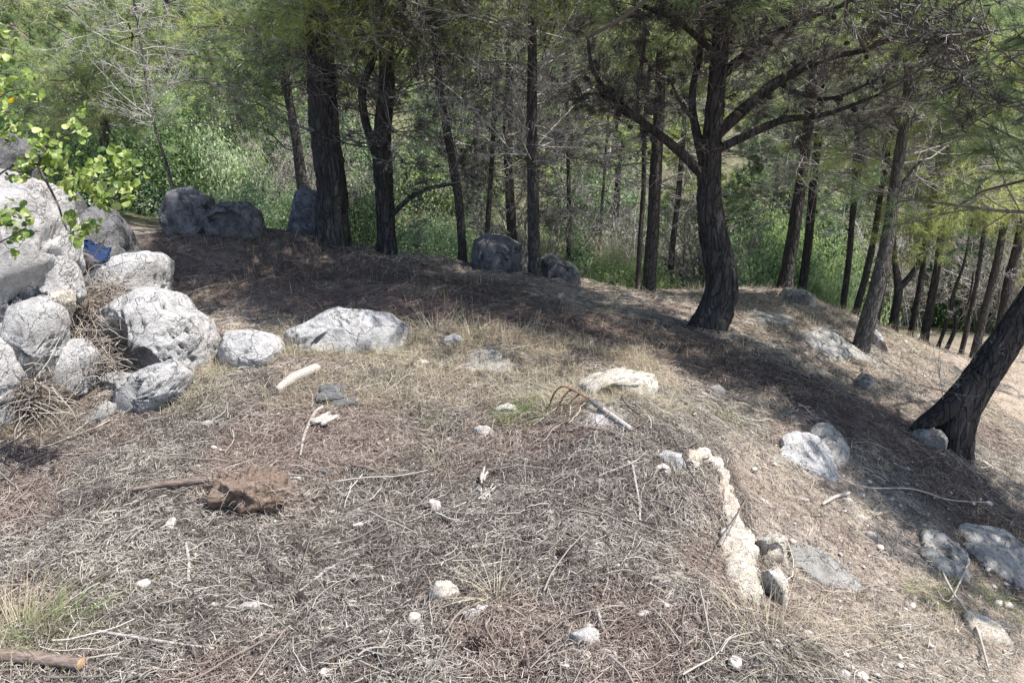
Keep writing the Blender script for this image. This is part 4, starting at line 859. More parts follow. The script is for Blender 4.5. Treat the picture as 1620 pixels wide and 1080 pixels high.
def yel(pr):
    c = pr[2].copy(); c.materials.clear(); c.materials.append(M['needle_yellow']); return pr[0], pr[1], c
def place(proto, x, y, s, rz, label, group, name='pine_tree'):
    z = float(H(x, y)); root = empty(name, (x, y, z - .05)); root.scale = (s, s, s); root.rotation_euler = (0, 0, rz)
    tag(root, label, 'tree', group)
    link('trunk', proto[0], root); link('branches', proto[1], link('crown', proto[2], root))
rt = np.random.RandomState(77); YEL = {}
# middle distance: individually placed
mid = [(120, 13.0, 0, .85, 'bushy dark pine behind bright leaves at upper left'), (-30, 11.0, 0, .8, 'bushy pine at top left corner'), (235, 15.0, 1, .8, 'yellow green pine upper left, right of dark trunk'),
       (330, 17.5, 2, .8, 'fresh green pine above shaded boulder pair'), (415, 14.5, 0, .62, 'grey green pine behind slim dark pine'), (560, 18.0, 1, .8, 'bright young pine seen right of thickest pine'),
       (690, 20.0, 2, .8, 'pale pine far behind slim grey pine'), (760, 15, 3, .9, 'bare-stemmed pine far behind dark boulder'), (880, 18.5, 0, .75, 'green pine beyond straight middle pine'),
       (960, 13.5, 4, .85, 'bare-stemmed pine beyond thin sapling'), (975, 19.0, 1, .85, 'yellow green pine beyond reeds'), (1085, 16.5, 2, .75, 'green pine behind slender pine'),
       (1185, 13.0, 0, .72, 'bushy dark green pine right behind main pine'), (1225, 17.0, 1, .9, 'tall green pine above bright brambles on right'), (1320, 14.5, 5, .9, 'bare-stemmed pine behind dark pair of trunks'),
       (1375, 18.0, 2, .9, 'green pine above slope group of trunks'), (1450, 13.5, 4, .9, 'bare-stemmed pine beyond V-forked tree'), (1475, 17.0, 0, .8, 'leafy pine beyond V-forked tree'), (1530, 15.0, 3, .9, 'bare-stemmed pine beyond crooked shrubby tree'),
       (1590, 13.0, 1, .8, 'light green pine at upper right'), (1640, 11.0, 2, .9, 'yellow green pine bough at right edge, top corner'), (1560, 20, 2, .9, 'faint green pine far beyond right edge trees')]
for u, y, k, s, l in mid:
    x = (u - 810) / FPX * y / cS
    pk = (protoA + protoB)[k]
    place(YEL.setdefault(k, yel(pk)) if u in (235, 975, 1640, 1590, 560, 1085, 1475, 330) else pk, x, y, s, rt.uniform(0, 6), l, 'pines of the middle distance')
n = 0
for y, cnt_, s0 in [(23, 13, .9), (28, 15, 1.0), (34, 15, 1.1), (42, 15, 1.2), (52, 14, 1.4)]:
    for k in range(cnt_):
        x = ((k + rt.uniform(.2, .8)) / cnt_ * 2 - 1) * y * .85; yy = y + rt.uniform(-2, 2)
        pr = (protoA + protoB[:1])[rt.randint(4)]
        place(pr, x, yy, s0 * rt.uniform(.75, 1.15), rt.uniform(0, 6), 'green pine of the dense wood covering the far slope', 'pines on the far slope')

# ------------------------------------------------------------------ shrubs
def proto_shrub(seed, n, leaf, mat, sx=1, sz=.8, tint=.5, clumps=26):
    rs = np.random.RandomState(seed)
    c = rs.normal(size=(clumps, 3)); c = norm(c) * rs.uniform(.45, .95, clumps)[:, None]; c[:, 2] = np.abs(c[:, 2]) * sz + .12
    i = rs.randint(clumps, size=n); P0 = c[i] + rs.normal(size=(n, 3)) * rs.uniform(.08, .2, clumps)[i][:, None]; P0[:, 2] = np.abs(P0[:, 2])
    V, F, t = leaves(P0, rs, leaf, norm(P0), tint, .22)
    fol = mesh_data('foliage', V, F, mat, {'tint': t}, smooth=False)
    base = np.zeros((clumps, 3)) + rs.normal(size=(clumps, 3)) * .08; base[:, 2] = -.1
    acc = Acc(); pl = np.stack([base * (1 - f) + c * f + rs.normal(size=(clumps, 3)) * .05 * f for f in (0, .3, .6, 1)], 1)
    twig_mesh(pl, np.full((clumps, 4), .012) * np.linspace(1, .4, 4)[None], 4, acc, rs, .1, .6)
    V, Fs = acc.out(); return fol, mesh_data('stems', V, Fs, M['twig'], acc.attrs())
SH = [proto_shrub(401, 9500, .020, M['leaf'], tint=.6), proto_shrub(402, 9000, .024, M['leaf'], tint=.45), proto_shrub(403, 9500, .020, M['bramble'], tint=.6), proto_shrub(404, 7000, .024, M['bramble'], tint=.8, clumps=16)]
def shrub(k, u, v, y, r, h, label, group=None):
    x = (u - 810) / FPX * y / cS; z = float(H(x, y))
    root = empty('shrub', (x, y, z)); root.scale = (r, r, h); root.rotation_euler = (0, 0, (u * 1.7) % 6)
    tag(root, label, 'shrub', group)
    link('foliage', SH[k][0], root); link('stems', SH[k][1], root)
shr = [(2, 430, 0, 9.3, .85, .95, 'bright leafy shrub between shaded boulder pair and thickest pine'), (3, 385, 0, 11.5, .75, 1.7, 'yellow green bush with reddish tips behind boulders'), (1, 500, 0, 10.6, .8, 1.0, 'dark shrub half hidden by thickest pine'),
       (0, 575, 0, 9.0, .55, 1.0, 'dark green shrub between thickest pine and bent pine'), (2, 660, 0, 9.4, .8, .95, 'light green bramble bush right of bent pine'), (2, 715, 0, 10.4, .9, 1.25, 'sunlit bramble bush behind slim grey pine'),
       (3, 765, 0, 10.0, .6, 1.1, 'pale bramble bush behind dark boulder'), (0, 880, 0, 10.0, .8, 1.1, 'green shrub right of straight middle pine'), (2, 935, 0, 9.4, .8, .9, 'bright shrub under thinnest sapling'),
       (0, 990, 0, 8.8, .5, .5, 'dense green shrub left of two-toned pine'), (3, 1085, 0, 10.6, .8, 1.3, 'pale yellow bush seen left of main pine trunk'), (2, 1190, 0, 9.8, .8, 1.5, 'bright green bramble mound right of main pine'),
       (0, 1215, 0, 11.5, .9, 1.9, 'taller green bush beyond bright bramble mound'), (1, 1290, 0, 10.2, .7, 1.3, 'dark leafy shrub behind pair of crest trunks'), (3, 1322, 0, 9.8, .6, 1.5, 'yellowing shrub right of pair of crest trunks'),
       (1, 1390, 0, 11.6, .9, 1.6, 'dark shrub behind grey-barked tree'), (0, 1430, 0, 12.5, 1.0, 1.6, 'deep green shrub between V-fork stems'), (1, 1500, 0, 11.0, .8, 1.6, 'dark green shrub behind crooked shrubby tree'),
       (0, 1560, 0, 12.0, .9, 1.6, 'green shrub behind right edge pines'), (1, 300, 0, 11.5, 1.1, 1.5, 'grey green shrub above left boulder of shaded pair'), (1, 210, 0, 10.5, 1.0, 1.3, 'dark shrub behind bright leaf spray'),
       (0, 60, 0, 11.0, 1.2, 1.6, 'green shrub behind blue grey boulder'), (3, 1600, 0, 14.5, 1.1, 1.5, 'yellow green shrub far right'), (2, 1160, 0, 12.5, .9, 1.2, 'distant bright bush hugging main pine trunk edge')]
for k, u, v, y, r, h, l in shr: shrub(k, u, v, y, r, h, l, 'shrubs beyond the crest')
for k in range(26):
    y = rt.uniform(14, 22); x = rt.uniform(-.75, .75) * y
    u = x / y * cS * FPX + 810
    shrub(rt.randint(4), u, 0, y, rt.uniform(.8, 1.4), rt.uniform(1., 1.8), 'leafy bush in the thicket at foot of the far slope', 'bushes of the far thicket')

def bare_bush(u, y, r, h, seed, label):
    rs = np.random.RandomState(seed); x = (u - 810) / FPX * y / cS; b = np.array([x, y, float(H(x, y))]); n = 26
    az = rs.uniform(0, 6.28, n); D = np.stack([np.cos(az) * r, np.sin(az) * r, np.full(n, h)], -1); P0 = b + rs.normal(size=(n, 3)) * np.array([.15, .15, .0])
    b1 = grow(P0, D, np.full(n, math.hypot(r, h)) * rs.uniform(.6, 1.1, n), 6, rs, .14, 0); acc = Acc(); twig_mesh(b1, np.full((n, 6), .008) * np.linspace(1, .4, 6)[None], 4, acc, rs, .2, .9)
    root = empty('bare_bush', tuple(b)); tag(root, label, 'shrub', 'shrubs beyond the crest'); V, Fs = acc.out(); child('stems', V, Fs, M['twig'], root, attrs=acc.attrs()); acc = Acc()
    p2, d2, l2 = sprout(b1, None, np.full(n, .9), 14, rs, .2, 1, .3, 1, (.3, .6), .8); b2 = grow(p2, d2, l2, 4, rs, .25, .03); twig_mesh(b2, np.full((len(b2), 4), .0035), 3, acc, rs, .2, 1)
    p3_, d3, l3 = sprout(b2, None, l2, 7, rs, .2, 1, .4, 1, (.3, .6), .9); b3 = grow(p3_, d3, l3, 3, rs, .3, .0); twig_mesh(b3, np.full((len(b3), 3), .0025), 3, acc, rs, .2, 1, .9)
    V, Fs = acc.out(); child('twigs', V, Fs, M['twig'], root, attrs=acc.attrs())
bare_bush(560, 9.6, .6, 1.5, 1, 'leafless grey brown bush right behind thickest pine'); bare_bush(840, 9.8, .8, 1.5, 2, 'leafless grey bush behind straight middle pine'); bare_bush(1105, 9.5, .6, 1.2, 3, 'leafless pale bush behind left edge of main pine trunk')
bare_bush(470, 11.5, .7, 1.6, 4, 'leafless brown bush between slim dark pine and thickest pine'); bare_bush(1420, 10.5, .8, 1.6, 5, 'leafless pale thicket behind V-forked tree'); bare_bush(1560, 10.2, .8, 1.7, 6, 'leafless pale thicket behind grey brown pine at right'); bare_bush(1010, 11.5, .8, 1.7, 7, 'leafless grey thicket behind two-toned pine')
# bramble ground cover beyond the crest
rg_ = np.random.RandomState(11)
n = 140000
x = rg_.uniform(-8, 12, n); y = rg_.uniform(8.0, 17, n) ; keep = (y > 8.3 + .9 * vnoise(np.stack([x * 1.5, y * 0, y * 0], -1), 4) + np.clip(x - 2.2, 0, 3) * .55)
x = x[keep]; y = y[keep]; z = H(x, y)
hh = fbm(np.stack([x, y, x * 0], -1) * 1.1, 4, 21); hgt = np.clip(hh - .38, 0, 1) * 1.9 * np.clip((y - 8) / 1.5, .15, 1)
rgt = np.clip((x - 3) / 2, 0, 1); hgt *= (1 - .75 * rgt)
P0 = np.stack([x, y, z + hgt * (1 - rg_.uniform(0, 1, len(x)) ** 2 * .6)], -1)
V, F, t = leaves(P0, rg_, .021, np.array([0, -.3, 1]), .45, .25)
t = np.clip(t + np.repeat((fbm(P0 * 1.3, 3, 8) - .5) * 1.3, 4), 0, 1)
single('bramble_cover', V, F, M['bramble'], 'low bramble and weed cover on valley floor beyond the crest', 'ground cover', kind='stuff', attrs={'tint': t}, smooth=False)

# ------------------------------------------------------------------ strands on the ground
rl = np.random.RandomState(42)
def clear(x, y):
    k = np.abs(x) < y * .72 + .2
    for cx, cy, rx, ry in STONES:
        k &= ((x - cx) / rx) ** 2 + ((y - cy) / ry) ** 2 > rl.uniform(.55, 1.15, len(x))
    return k
def strands(x, y, L, w, rs, lift=(0, .02), bend=.12, tint=None, hue=None, pitch=0.0, roll=1.2, off=None):
    n = len(x); yaw = rs.uniform(0, 2 * np.pi, n); d = np.stack([np.cos(yaw), np.sin(yaw)], -1); sd = np.stack([-d[:, 1], d[:, 0]], -1)
    b = rs.normal(size=n) * bend * L
    xy0 = np.stack([x, y], -1) - d * L[:, None] / 2; xy2 = np.stack([x, y], -1) + d * L[:, None] / 2; xy1 = np.stack([x, y], -1) + sd * b[:, None] * .5
    base = rs.uniform(lift[0], lift[1], n)
    P_ = []
    for xy, dz in ((xy0, rs.normal(size=n) * .004 - pitch * L), (xy1, rs.uniform(0, .008, n)), (xy2, rs.normal(size=n) * .004 + pitch * L)):
        z = H(xy[:, 0], xy[:, 1]) + base + dz; P_.append(np.concatenate([xy, z[:, None]], 1))
    pl = np.stack(P_, 1); a = rs.uniform(-roll, roll, n)
    s = np.concatenate([sd * np.cos(a)[:, None], np.sin(a)[:, None]], 1)[:, None] * (w[:, None, None] / 2) * np.array([1, 1, .5])[None, :, None]
    V = np.stack([pl - s, pl + s], 2).reshape(-1, 3)
    k = (np.arange(n) * 6)[:, None]
    F = np.concatenate([k + np.array([0, 1, 3, 2]), k + np.array([2, 3, 5, 4])])
    return V, F, np.repeat(tint, 6), np.repeat(hue, 6)
acc = Acc()
def scatter(n, x0, x1, y0, y1):
    return rl.uniform(x0, x1, n), rl.uniform(y0, y1, n)
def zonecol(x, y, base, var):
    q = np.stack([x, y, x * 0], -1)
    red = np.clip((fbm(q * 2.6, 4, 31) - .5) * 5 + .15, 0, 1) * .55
    bd = shade_bandmask(x, y); red = np.clip(red + bd * .35, 0, 1); base = base - bd * .48  # redder needles here; the darker tint is shade painted into the litter
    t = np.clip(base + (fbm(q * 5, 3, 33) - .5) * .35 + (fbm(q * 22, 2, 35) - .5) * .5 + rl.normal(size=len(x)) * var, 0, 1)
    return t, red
# foreground mound: dense chopped needle and twig litter
x, y = scatter(230000, -2.7, 1.0, 1.45, 3.9); k = clear(x, y); x, y = x[k], y[k]
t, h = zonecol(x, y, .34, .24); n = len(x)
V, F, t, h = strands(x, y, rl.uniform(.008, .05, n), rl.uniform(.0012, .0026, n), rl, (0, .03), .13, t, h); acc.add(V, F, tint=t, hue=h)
x, y = scatter(90000, -3.2, 4.2, 3.6, 7.6); k = clear(x, y); x, y = x[k], y[k]
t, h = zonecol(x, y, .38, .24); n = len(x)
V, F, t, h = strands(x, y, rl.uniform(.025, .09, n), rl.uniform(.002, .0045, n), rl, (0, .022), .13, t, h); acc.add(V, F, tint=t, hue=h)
x, y = scatter(80000, .95, 3.8, 1.6, 5.6); k = clear(x, y); x, y = x[k], y[k]
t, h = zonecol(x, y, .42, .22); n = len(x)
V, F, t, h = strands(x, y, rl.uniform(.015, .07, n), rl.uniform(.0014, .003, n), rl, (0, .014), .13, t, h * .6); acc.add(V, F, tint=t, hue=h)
x, y = scatter(8000, 1.5, 6.5, 5.2, 9.3); n = len(x)
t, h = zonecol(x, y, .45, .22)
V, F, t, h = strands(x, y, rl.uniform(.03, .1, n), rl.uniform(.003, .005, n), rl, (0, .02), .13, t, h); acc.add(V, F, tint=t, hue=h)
V, Fs = acc.out(); single('needle_litter', V, Fs, M['litter'], 'dry chopped pine needle and bark litter covering the ground', 'litter', kind='stuff', attrs=acc.attrs(), smooth=False)
# longer thin twigs
acc = Acc()
def twigs(n, x0, x1, y0, y1, l0, l1, r0, r1, tb=.5, lift=.02):
    x, y = scatter(n, x0, x1, y0, y1); k = clear(x, y); x, y = x[k], y[k]; n = len(x)
    yaw = rl.uniform(0, 6.28, n); L = rl.uniform(l0, l1, n) * rl.uniform(.5, 1, n); c = rl.normal(size=n) * .7
    m = 6; pts = np.empty((n, m, 3)); px_, py_ = x.copy(), y.copy(); a = yaw
    off = rl.uniform(.003, lift, n); wob = rl.normal(size=n) * .01
    for j in range(m):
        pts[:, j, 0] = px_; pts[:, j, 1] = py_; pts[:, j, 2] = H(px_, py_) + off + wob * j / m * 1.0 + rl.uniform(0, .006, n)
        px_ = px_ + np.cos(a) * L / m; py_ = py_ + np.sin(a) * L / m; a = a + c / m + rl.normal(size=n) * .13
    R = rl.uniform(r0, r1, n)[:, None] * np.linspace(1, .55, m)[None]
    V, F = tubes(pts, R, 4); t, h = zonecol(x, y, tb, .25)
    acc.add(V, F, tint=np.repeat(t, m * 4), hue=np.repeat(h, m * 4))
twigs(3000, -2.7, 1.0, 1.45, 3.9, .06, .28, .0009, .0022, .42, .035)
twigs(450, -2.7, 1.0, 1.45, 3.9, .15, .5, .002, .004, .4, .04)
twigs(1900, -3.2, 4.2, 3.6, 7.4, .1, .35, .0016, .0034, .5, .03)
twigs(1800, 1.0, 4.0, 1.7, 5.5, .06, .3, .0009, .0025, .6, .03)
V, Fs = acc.out(); single('twig_litter', V, Fs, M['litter'], 'thin broken twigs strewn over litter and slope', 'litter', kind='stuff', attrs=acc.attrs())

# bark chips and gravel bits in the litter
x, y = scatter(20000, -2.7, 3.6, 1.45, 5.5); k = clear(x, y); x, y = x[k], y[k]
z = H(x, y) + rl.uniform(0, .02, len(x)); V, F, t = leaves(np.stack([x, y, z], -1), rl, .0075, np.array([0, 0, 1.2]), .35, .3)
single('bark_chips', V, F, M['litter'], 'small flat bark chips mixed in the litter', 'litter', kind='stuff', attrs={'tint': t, 'hue': np.repeat(rl.rand(len(x)) ** 2, 4)}, smooth=False)

# dry grass
def blades(x, y, z, h, w, rs, lean=.5, tint=.6, tv=.25, out=None):
    n = len(x); az = rs.uniform(0, 6.28, n); d = np.stack([np.cos(az), np.sin(az)], -1)
    if out is not None: d = norm(d * .5 + out)
    ln = np.abs(rs.normal(size=n)) * lean + .08; m = 5; pts = np.empty((n, m, 3)); 
    for j in range(m):
        f = j / (m - 1); pts[:, j, :2] = np.stack([x, y], -1) + d * (ln * h * (f ** 1.6))[:, None]; pts[:, j, 2] = z - .01 + h * f * (1 - .35 * np.clip(ln, 0, 1.6) * f)
    sd = np.stack([-d[:, 1], d[:, 0], np.zeros(n)], -1); sd = norm(sd + rs.normal(size=(n, 3)) * .5)
    ww = w[:, None, None] / 2 * np.linspace(1, .15, m)[None, :, None]
    V = np.stack([pts - sd[:, None] * ww, pts + sd[:, None] * ww], 2).reshape(-1, 3)
    k = (np.arange(n) * m * 2)[:, None, None] + (np.arange(m - 1) * 2)[None, :, None]
    F = (k + np.array([0, 1, 3, 2])).reshape(-1, 4)
    return V, F, np.clip(np.repeat(tint + rs.normal(size=n) * tv, m * 2), 0, 1)
acc = Acc()
def drygrass(n, reg, h, w, dens_seed, thr, lean=.8):
    x, y = scatter(n, *reg); q = np.stack([x, y, x * 0], -1); k = (fbm(q * 2.2, 3, dens_seed) > thr) & (np.abs(x) < y * .72 + .2); x, y = x[k], y[k]; n = len(x)
    V, F, t = blades(x, y, H(x, y), rl.uniform(h[0], h[1], n), rl.uniform(w[0], w[1], n), rl, lean); acc.add(V, F, tint=t)
drygrass(19000, (-1.7, .9, 3.4, 4.6), (.03, .12), (.0015, .003), 61, .42)
drygrass(24000, (.7, 3.6, 1.8, 5.4), (.015, .08), (.0012, .0026), 62, .46, 1.2)
drygrass(5000, (-3, 3, 4.6, 7.3), (.04, .14), (.002, .004), 63, .47)
drygrass(10000, (1.8, 6.2, 5, 9), (.04, .13), (.003, .005), 64, .45, 1.)
V, Fs = acc.out(); single('dry_grass', V, Fs, M['straw'], 'short dead straw-coloured grass across mound and slope', 'grass', kind='stuff', attrs=acc.attrs(), smooth=False)
def tuft(u, v, n, h, mat, label, r=.06, lean=.7, w=.003, tint=.6, q=None, group='grass tufts'):
    p = hit(u, v) if q is None else np.array(q); rs = np.random.RandomState(int(u * 3 + v))
    a = rs.uniform(0, 6.28, n); rr = r * np.sqrt(rs.rand(n)); x = p[0] + np.cos(a) * rr; y = p[1] + np.sin(a) * rr
    out = np.stack([np.cos(a), np.sin(a)], -1)
    V, F, t = blades(x, y, H(x, y), h * rs.uniform(.4, 1.1, n), np.full(n, w), rs, lean, tint, .25, out)
    single('grass_tuft', V, F, M[mat], label, 'grass tuft', group, attrs={'tint': t}, smooth=False)
for a in [(825, 668, 420, .12, 'grass', 'brightest green grass tuft beside white stone', .1, .7, .002, .45), (692, 682, 130, .09, 'grass', 'thin green grass tuft in centre litter', .07, .6, .0018, .6),
          (25, 1015, 300, .2, 'straw', 'straw tuft in lower left corner', .1, .8, .002, .6), (85, 1000, 220, .15, 'grass', 'greenish tuft right of straw tuft, lower left', .09, .9, .002, .75),
          (60, 690, 260, .16, 'straw', 'straw tuft below left rock pile', .14, .9, .002, .4), (350, 600, 90, .1, 'grass', 'small green tuft at right foot of largest boulder', .06, .7, .002, .6),
          (478, 560, 120, .22, 'straw', 'arching straw tuft at left end of long flat boulder', .06, .8, .0022, .7), (560, 560, 500, .13, 'straw', 'thick straw tuft in front of long flat boulder', .2, .8, .0025, .45),
          (655, 545, 160, .2, 'straw', 'upright straw tuft at right end of long flat boulder', .1, .7, .0022, .8), (690, 530, 110, .24, 'straw', 'wiry pale tuft at shade edge right of long boulder', .12, .9, .0022, .9),
          (745, 540, 130, .22, 'straw', 'greenish straw tuft near small white rock', .1, .8, .0022, .5), (950, 625, 700, .12, 'straw', 'dense straw mat draped over flat cream rock', .24, .9, .0022, .6),
          (925, 640, 380, .09, 'straw', 'straw fringe at left front of flat cream rock', .16, .9, .0022, .6), (975, 642, 380, .09, 'straw', 'straw fringe at middle front of flat cream rock', .16, .9, .0022, .5),
          (1010, 640, 320, .1, 'straw', 'straw tuft at right foot of flat cream rock', .14, .9, .0022, .6), (1150, 670, 140, .08, 'grass', 'faint green tuft on slope below main pine', .1, .9, .002, .9),
          (1480, 950, 160, .1, 'grass', 'greenish tuft at lower right below slabs', .1, .9, .002, .9), (1580, 960, 160, .1, 'grass', 'dull green tuft near right edge below larger slab', .1, .9, .002, .95),
          (1225, 1030, 120, .2, 'straw', 'long combed straw right of stone edge', .14, 1.1, .002, .8), (880, 655, 120, .14, 'straw', 'straw tuft among the fork tines', .07, .8, .002, .7),
          (1205, 985, 90, .18, 'straw', 'straw clump at near end of stone edge', .1, 1.1, .002, .8), (1530, 690, 60, .1, 'straw', 'dark stubble right of leaning tree foot', .06, .8, .003, .2),
          (700, 735, 70, .12, 'straw', 'few pale stalks above splintered wood', .05, 1.2, .002, .9), (785, 950, 60, .16, 'straw', 'bundle of pale stalks right of brown stone', .03, 1.3, .003, .95)]:
    tuft(*a)
# reeds beyond the crest
for u, y, h, l in [(985, 9.6, 1.25, 'tall dry pampas-like reeds with pale plumes, left clump'), (955, 9.9, 1.2, 'dry reeds, second clump beside thinnest sapling'), (1100, 12.5, 1.2, 'pale dry grass clump close behind main pine'),
                   (1440, 13.0, .6, 'yellow green grass clump seen between slope trunks'), (1530, 13.5, .6, 'dry yellow grass clump seen beside crooked shrubby tree')]:
    x = (u - 810) / FPX * y / cS; tuft(u, y, 500, h, 'straw', l, .35, .35, .012, .7, (x, y, 0), 'dry reed clumps beyond the crest')

# ------------------------------------------------------------------ wood pieces
def stick(px, w, mat, label, name='stick', lift=.015, cut=None, sides=12, seed=1, bark=.13, cat='stick', zl=None, taper=.8):
    pts = np.array([hit(u, v) for u, v in px]); pts[:, 2] += lift + np.array(w) / 2 * pts[:, 1] / FPX if zl is None else np.array(zl) + lift
    rad = np.array(w, float) / 2 * pts[:, 1] / FPX
    n = 36; p, s = smooth_path(pts, n); dd = np.linspace(0, 1, len(rad)); r = np.interp(s, dd, rad)
    V, F = tubes(p[None], r[None], sides, cap=True)
    rel = V - np.repeat(p, sides, 0); ang = np.tile(np.arange(sides), n) * 6.283 / sides
    q = np.stack([np.cos(ang) * 2, np.sin(ang) * 2, np.repeat(s * 3, sides)], -1)
    V = np.repeat(p, sides, 0) + rel * (1 + (ridged(q * 1.5, 3, seed) - .6) * bark * 4)[:, None]
    root = None
    if cut is None:
        return single(name, V, F, M[mat], label, cat)
    root = empty(name, tuple(pts.mean(0))); tag(root, label, cat)
    child('bark', V, F, M[mat], root)
    e = 0 if cut == 0 else -1; c = p[e]; d = norm(p[e] - p[1 if cut == 0 else -2]); 
    ring = (V[:sides] if cut == 0 else V[-sides:]); Vc = np.concatenate([c + (ring - c) * 1.0 + d * .001, c + (ring - c) * .75 + d * .006 , [c + d * .009]])
    k = np.arange(sides); Fc = [np.stack([k, (k + 1) % sides, sides + (k + 1) % sides, sides + k], -1), np.stack([sides + k, sides + (k + 1) % sides, np.full(sides, 2 * sides)], -1)]
    child('cut_end', Vc, Fc, M['wood_cut'], root)
    return root
stick([(-60, 1052), (40, 1056), (132, 1066)], [26, 25, 22], 'wood_brown', 'thick stripped stick with orange broken end, lower left corner', 'branch_piece', cut=1, seed=3, lift=.02)
stick([(212, 790), (260, 784), (338, 776)], [6, 12, 14], 'wood_brown', 'brown stick pointing left from earthy root clod', seed=4, lift=.035)
stick([(440, 624), (468, 608), (502, 592)], [12, 18, 17], 'wood_pale', 'pale barkless log piece below low pinkish rock', 'log_piece', seed=5, lift=.01)
stick([(476, 728), (484, 690), (500, 660), (512, 650)], [4, 5, 6, 5], 'wood_pale', 'curved pale stick below dark grey wood chunk', seed=6, lift=.015)
stick([(296, 868), (300, 900), (299, 928)], [5, 6, 6], 'wood_pale', 'short pale upright stick at left, near yellow pebble', seed=7)
stick([(470, 948), (520, 910), (566, 885)], [4, 5, 4], 'wood_pale', 'long pale bent stick in lower centre', seed=8)
stick([(155, 1008), (240, 1022), (340, 1034)], [6, 6, 4], 'wood_pale', 'long pale stick right of straw tuft, lower left', seed=9)
stick([(704, 812), (720, 845), (760, 880)], [5, 4, 3], 'wood_brown', 'dark thin curved twig at centre', seed=10)
stick([(850, 690), (900, 683), (960, 690), (1020, 715)], [4, 5, 5, 4], 'wood_brown', 'long dark arched twig crossing top of litter mound', seed=11)
stick([(1080, 1060), (1090, 960), (1180, 930)], [2, 3, 2], 'wood_brown', 'thin wiry twig near stone edge', seed=12)
stick([(1000, 745), (1010, 800), (1012, 830)], [4, 4, 4], 'wood_pale', 'small pale hooked twig in litter mound', seed=13)
stick([(1290, 745), (1360, 780), (1440, 782), (1500, 800), (1560, 803)], [2, 3, 3, 2, 2], 'wood_pale', 'long pale curving twig on slope under leaning tree', seed=14, lift=.03)
stick([(1300, 805), (1320, 795), (1342, 787)], [5, 6, 4], 'wood_pale', 'short stick below sharp grey rock', seed=15, lift=.02)
stick([(1488, 915), (1505, 950), (1540, 1000), (1560, 1070)], [4, 5, 4, 4], 'wood_pale', 'long pale branch running down lower right slope', seed=16, lift=.03)
stick([(1530, 900), (1500, 960), (1480, 945)], [3, 3, 2], 'wood_pale', 'side twig beside long pale branch, lower right', seed=17, lift=.03)
stick([(580, 1015), (602, 1045), (612, 1078)], [5, 6, 6], 'wood_dark', 'dark grey stick at bottom edge, centre left', seed=18)
stick([(498, 748), (512, 752), (522, 760)], [6, 6, 5], 'wood_dark', 'short dark stub near tiny white stone', seed=19)
stick([(558, 745), (580, 750), (598, 756)], [5, 7, 6], 'wood_brown', 'short curved brown root piece in centre left', seed=20, lift=.02)
stick([(945, 975), (952, 1000), (962, 1014)], [5, 6, 4], 'wood_pale', 'short pale stick behind pale angular stone', seed=21)
stick([(1118, 925), (1180, 800), (1178, 822), (1190, 870)], [2, 2, 2, 2], 'wood_brown', 'wiry dark stem arching over stone edge', seed=22, lift=.04)
stick([(1430, 545), (1455, 535), (1472, 530)], [5, 5, 5], 'wood_pale', 'small pale log lying among slope trunks', seed=23)
stick([(152, 440), (168, 436), (176, 433)], [6, 7, 7], 'wood_pale', 'thin sawn branch with orange end lying on pale flat-topped boulder', 'branch_piece', cut=1, seed=24, zl=[.16, .17, .17])

def splinters(u, v, label, mat, n, L, w, ang, seed, spread=.25, z=.03):
    """weathered wood block made of fused splintered slats"""
    rs = np.random.RandomState(seed); p = hit(u, v); A = Acc()
    for k in range(n):
        a = ang + rs.normal() * spread; d = np.array([math.cos(a), math.sin(a), rs.normal() * .12]); sd = np.array([-d[1], d[0], 0]); up = np.array([0, 0, 1.])
        o = p + sd * (k / max(n - 1, 1) - .5) * w * n * .42 + up * (z + rs.rand() * w * .5); l = L * rs.uniform(.7, 1.1)
        m = 12; ts = np.linspace(-.5, .5, m); pl = o + d * (ts * l)[:, None] + sd * (np.sin(ts * 5 + k) * w * .1)[:, None]
        pr = w * .5 * np.clip(1.15 - (np.abs(ts) * 2) ** 6 * rs.uniform(.4, .9), .05, 1) * rs.uniform(.6, 1.1)
        V, F = tubes(pl[None], pr[None], 7, cap=True); V += (fbm(V * 60, 2, seed)[:, None] - .5) * w * .35
        A.add(V, F)
    V, F = A.out()
    return single('wood_chunk', V, F, M[mat], label, 'wood', smooth=False)
splinters(524, 634, 'dark grey weathered wood chunk behind splintered piece', 'wood_dark', 5, .13, .05, .1, 5, .1, .035)
splinters(545, 646, 'mid grey split wood slab leaning on dark chunk', 'wood_dark', 4, .12, .03, .25, 6, .1, .02)
splinters(516, 672, 'pale brown splintered wood piece in front of dark chunk', 'wood_pale', 5, .13, .028, .75, 7, .15, .02)
splinters(768, 790, 'fan of tan splintered bark in centre of litter', 'wood_pale', 9, .11, .008, 1.6, 8, .3, .02)
splinters(765, 765, 'upright tan bark sliver behind splintered fan', 'wood_pale', 4, .1, .01, 1.4, 9, .12, .03)

# earthy root clod
rc = hit(382, 828)
root = empty('root_clod', (rc[0], rc[1] + .08, rc[2])); tag(root, 'reddish brown earthy root clod with hairy roots, left foreground', 'root clod')
V, F = rock_shape(71, 5, 8, .7); V = V * np.array([.155, .085, .09]); V += norm(V) * ((fbm(V * 22, 4, 3) - .5) * .11)[:, None]
V += np.array([rc[0], rc[1] + .1, rc[2] + .085]); child('clod', V, F, M['rednode'], root)
rs = np.random.RandomState(8); n = 230; i = rs.randint(len(V), size=n); c0 = np.array([rc[0], rc[1] + .1, rc[2] + .085])
dd = norm(norm(V[i] - c0) * .35 + rs.normal(size=(n, 3)) * np.array([1.2, .7, .5]))
b = grow(V[i] - norm(V[i] - c0) * .008, dd, rs.uniform(.03, .11, n), 5, rs, .3, -.05); acc = Acc(); VV, FF = tubes(b, np.full((n, 5), .0013), 3)
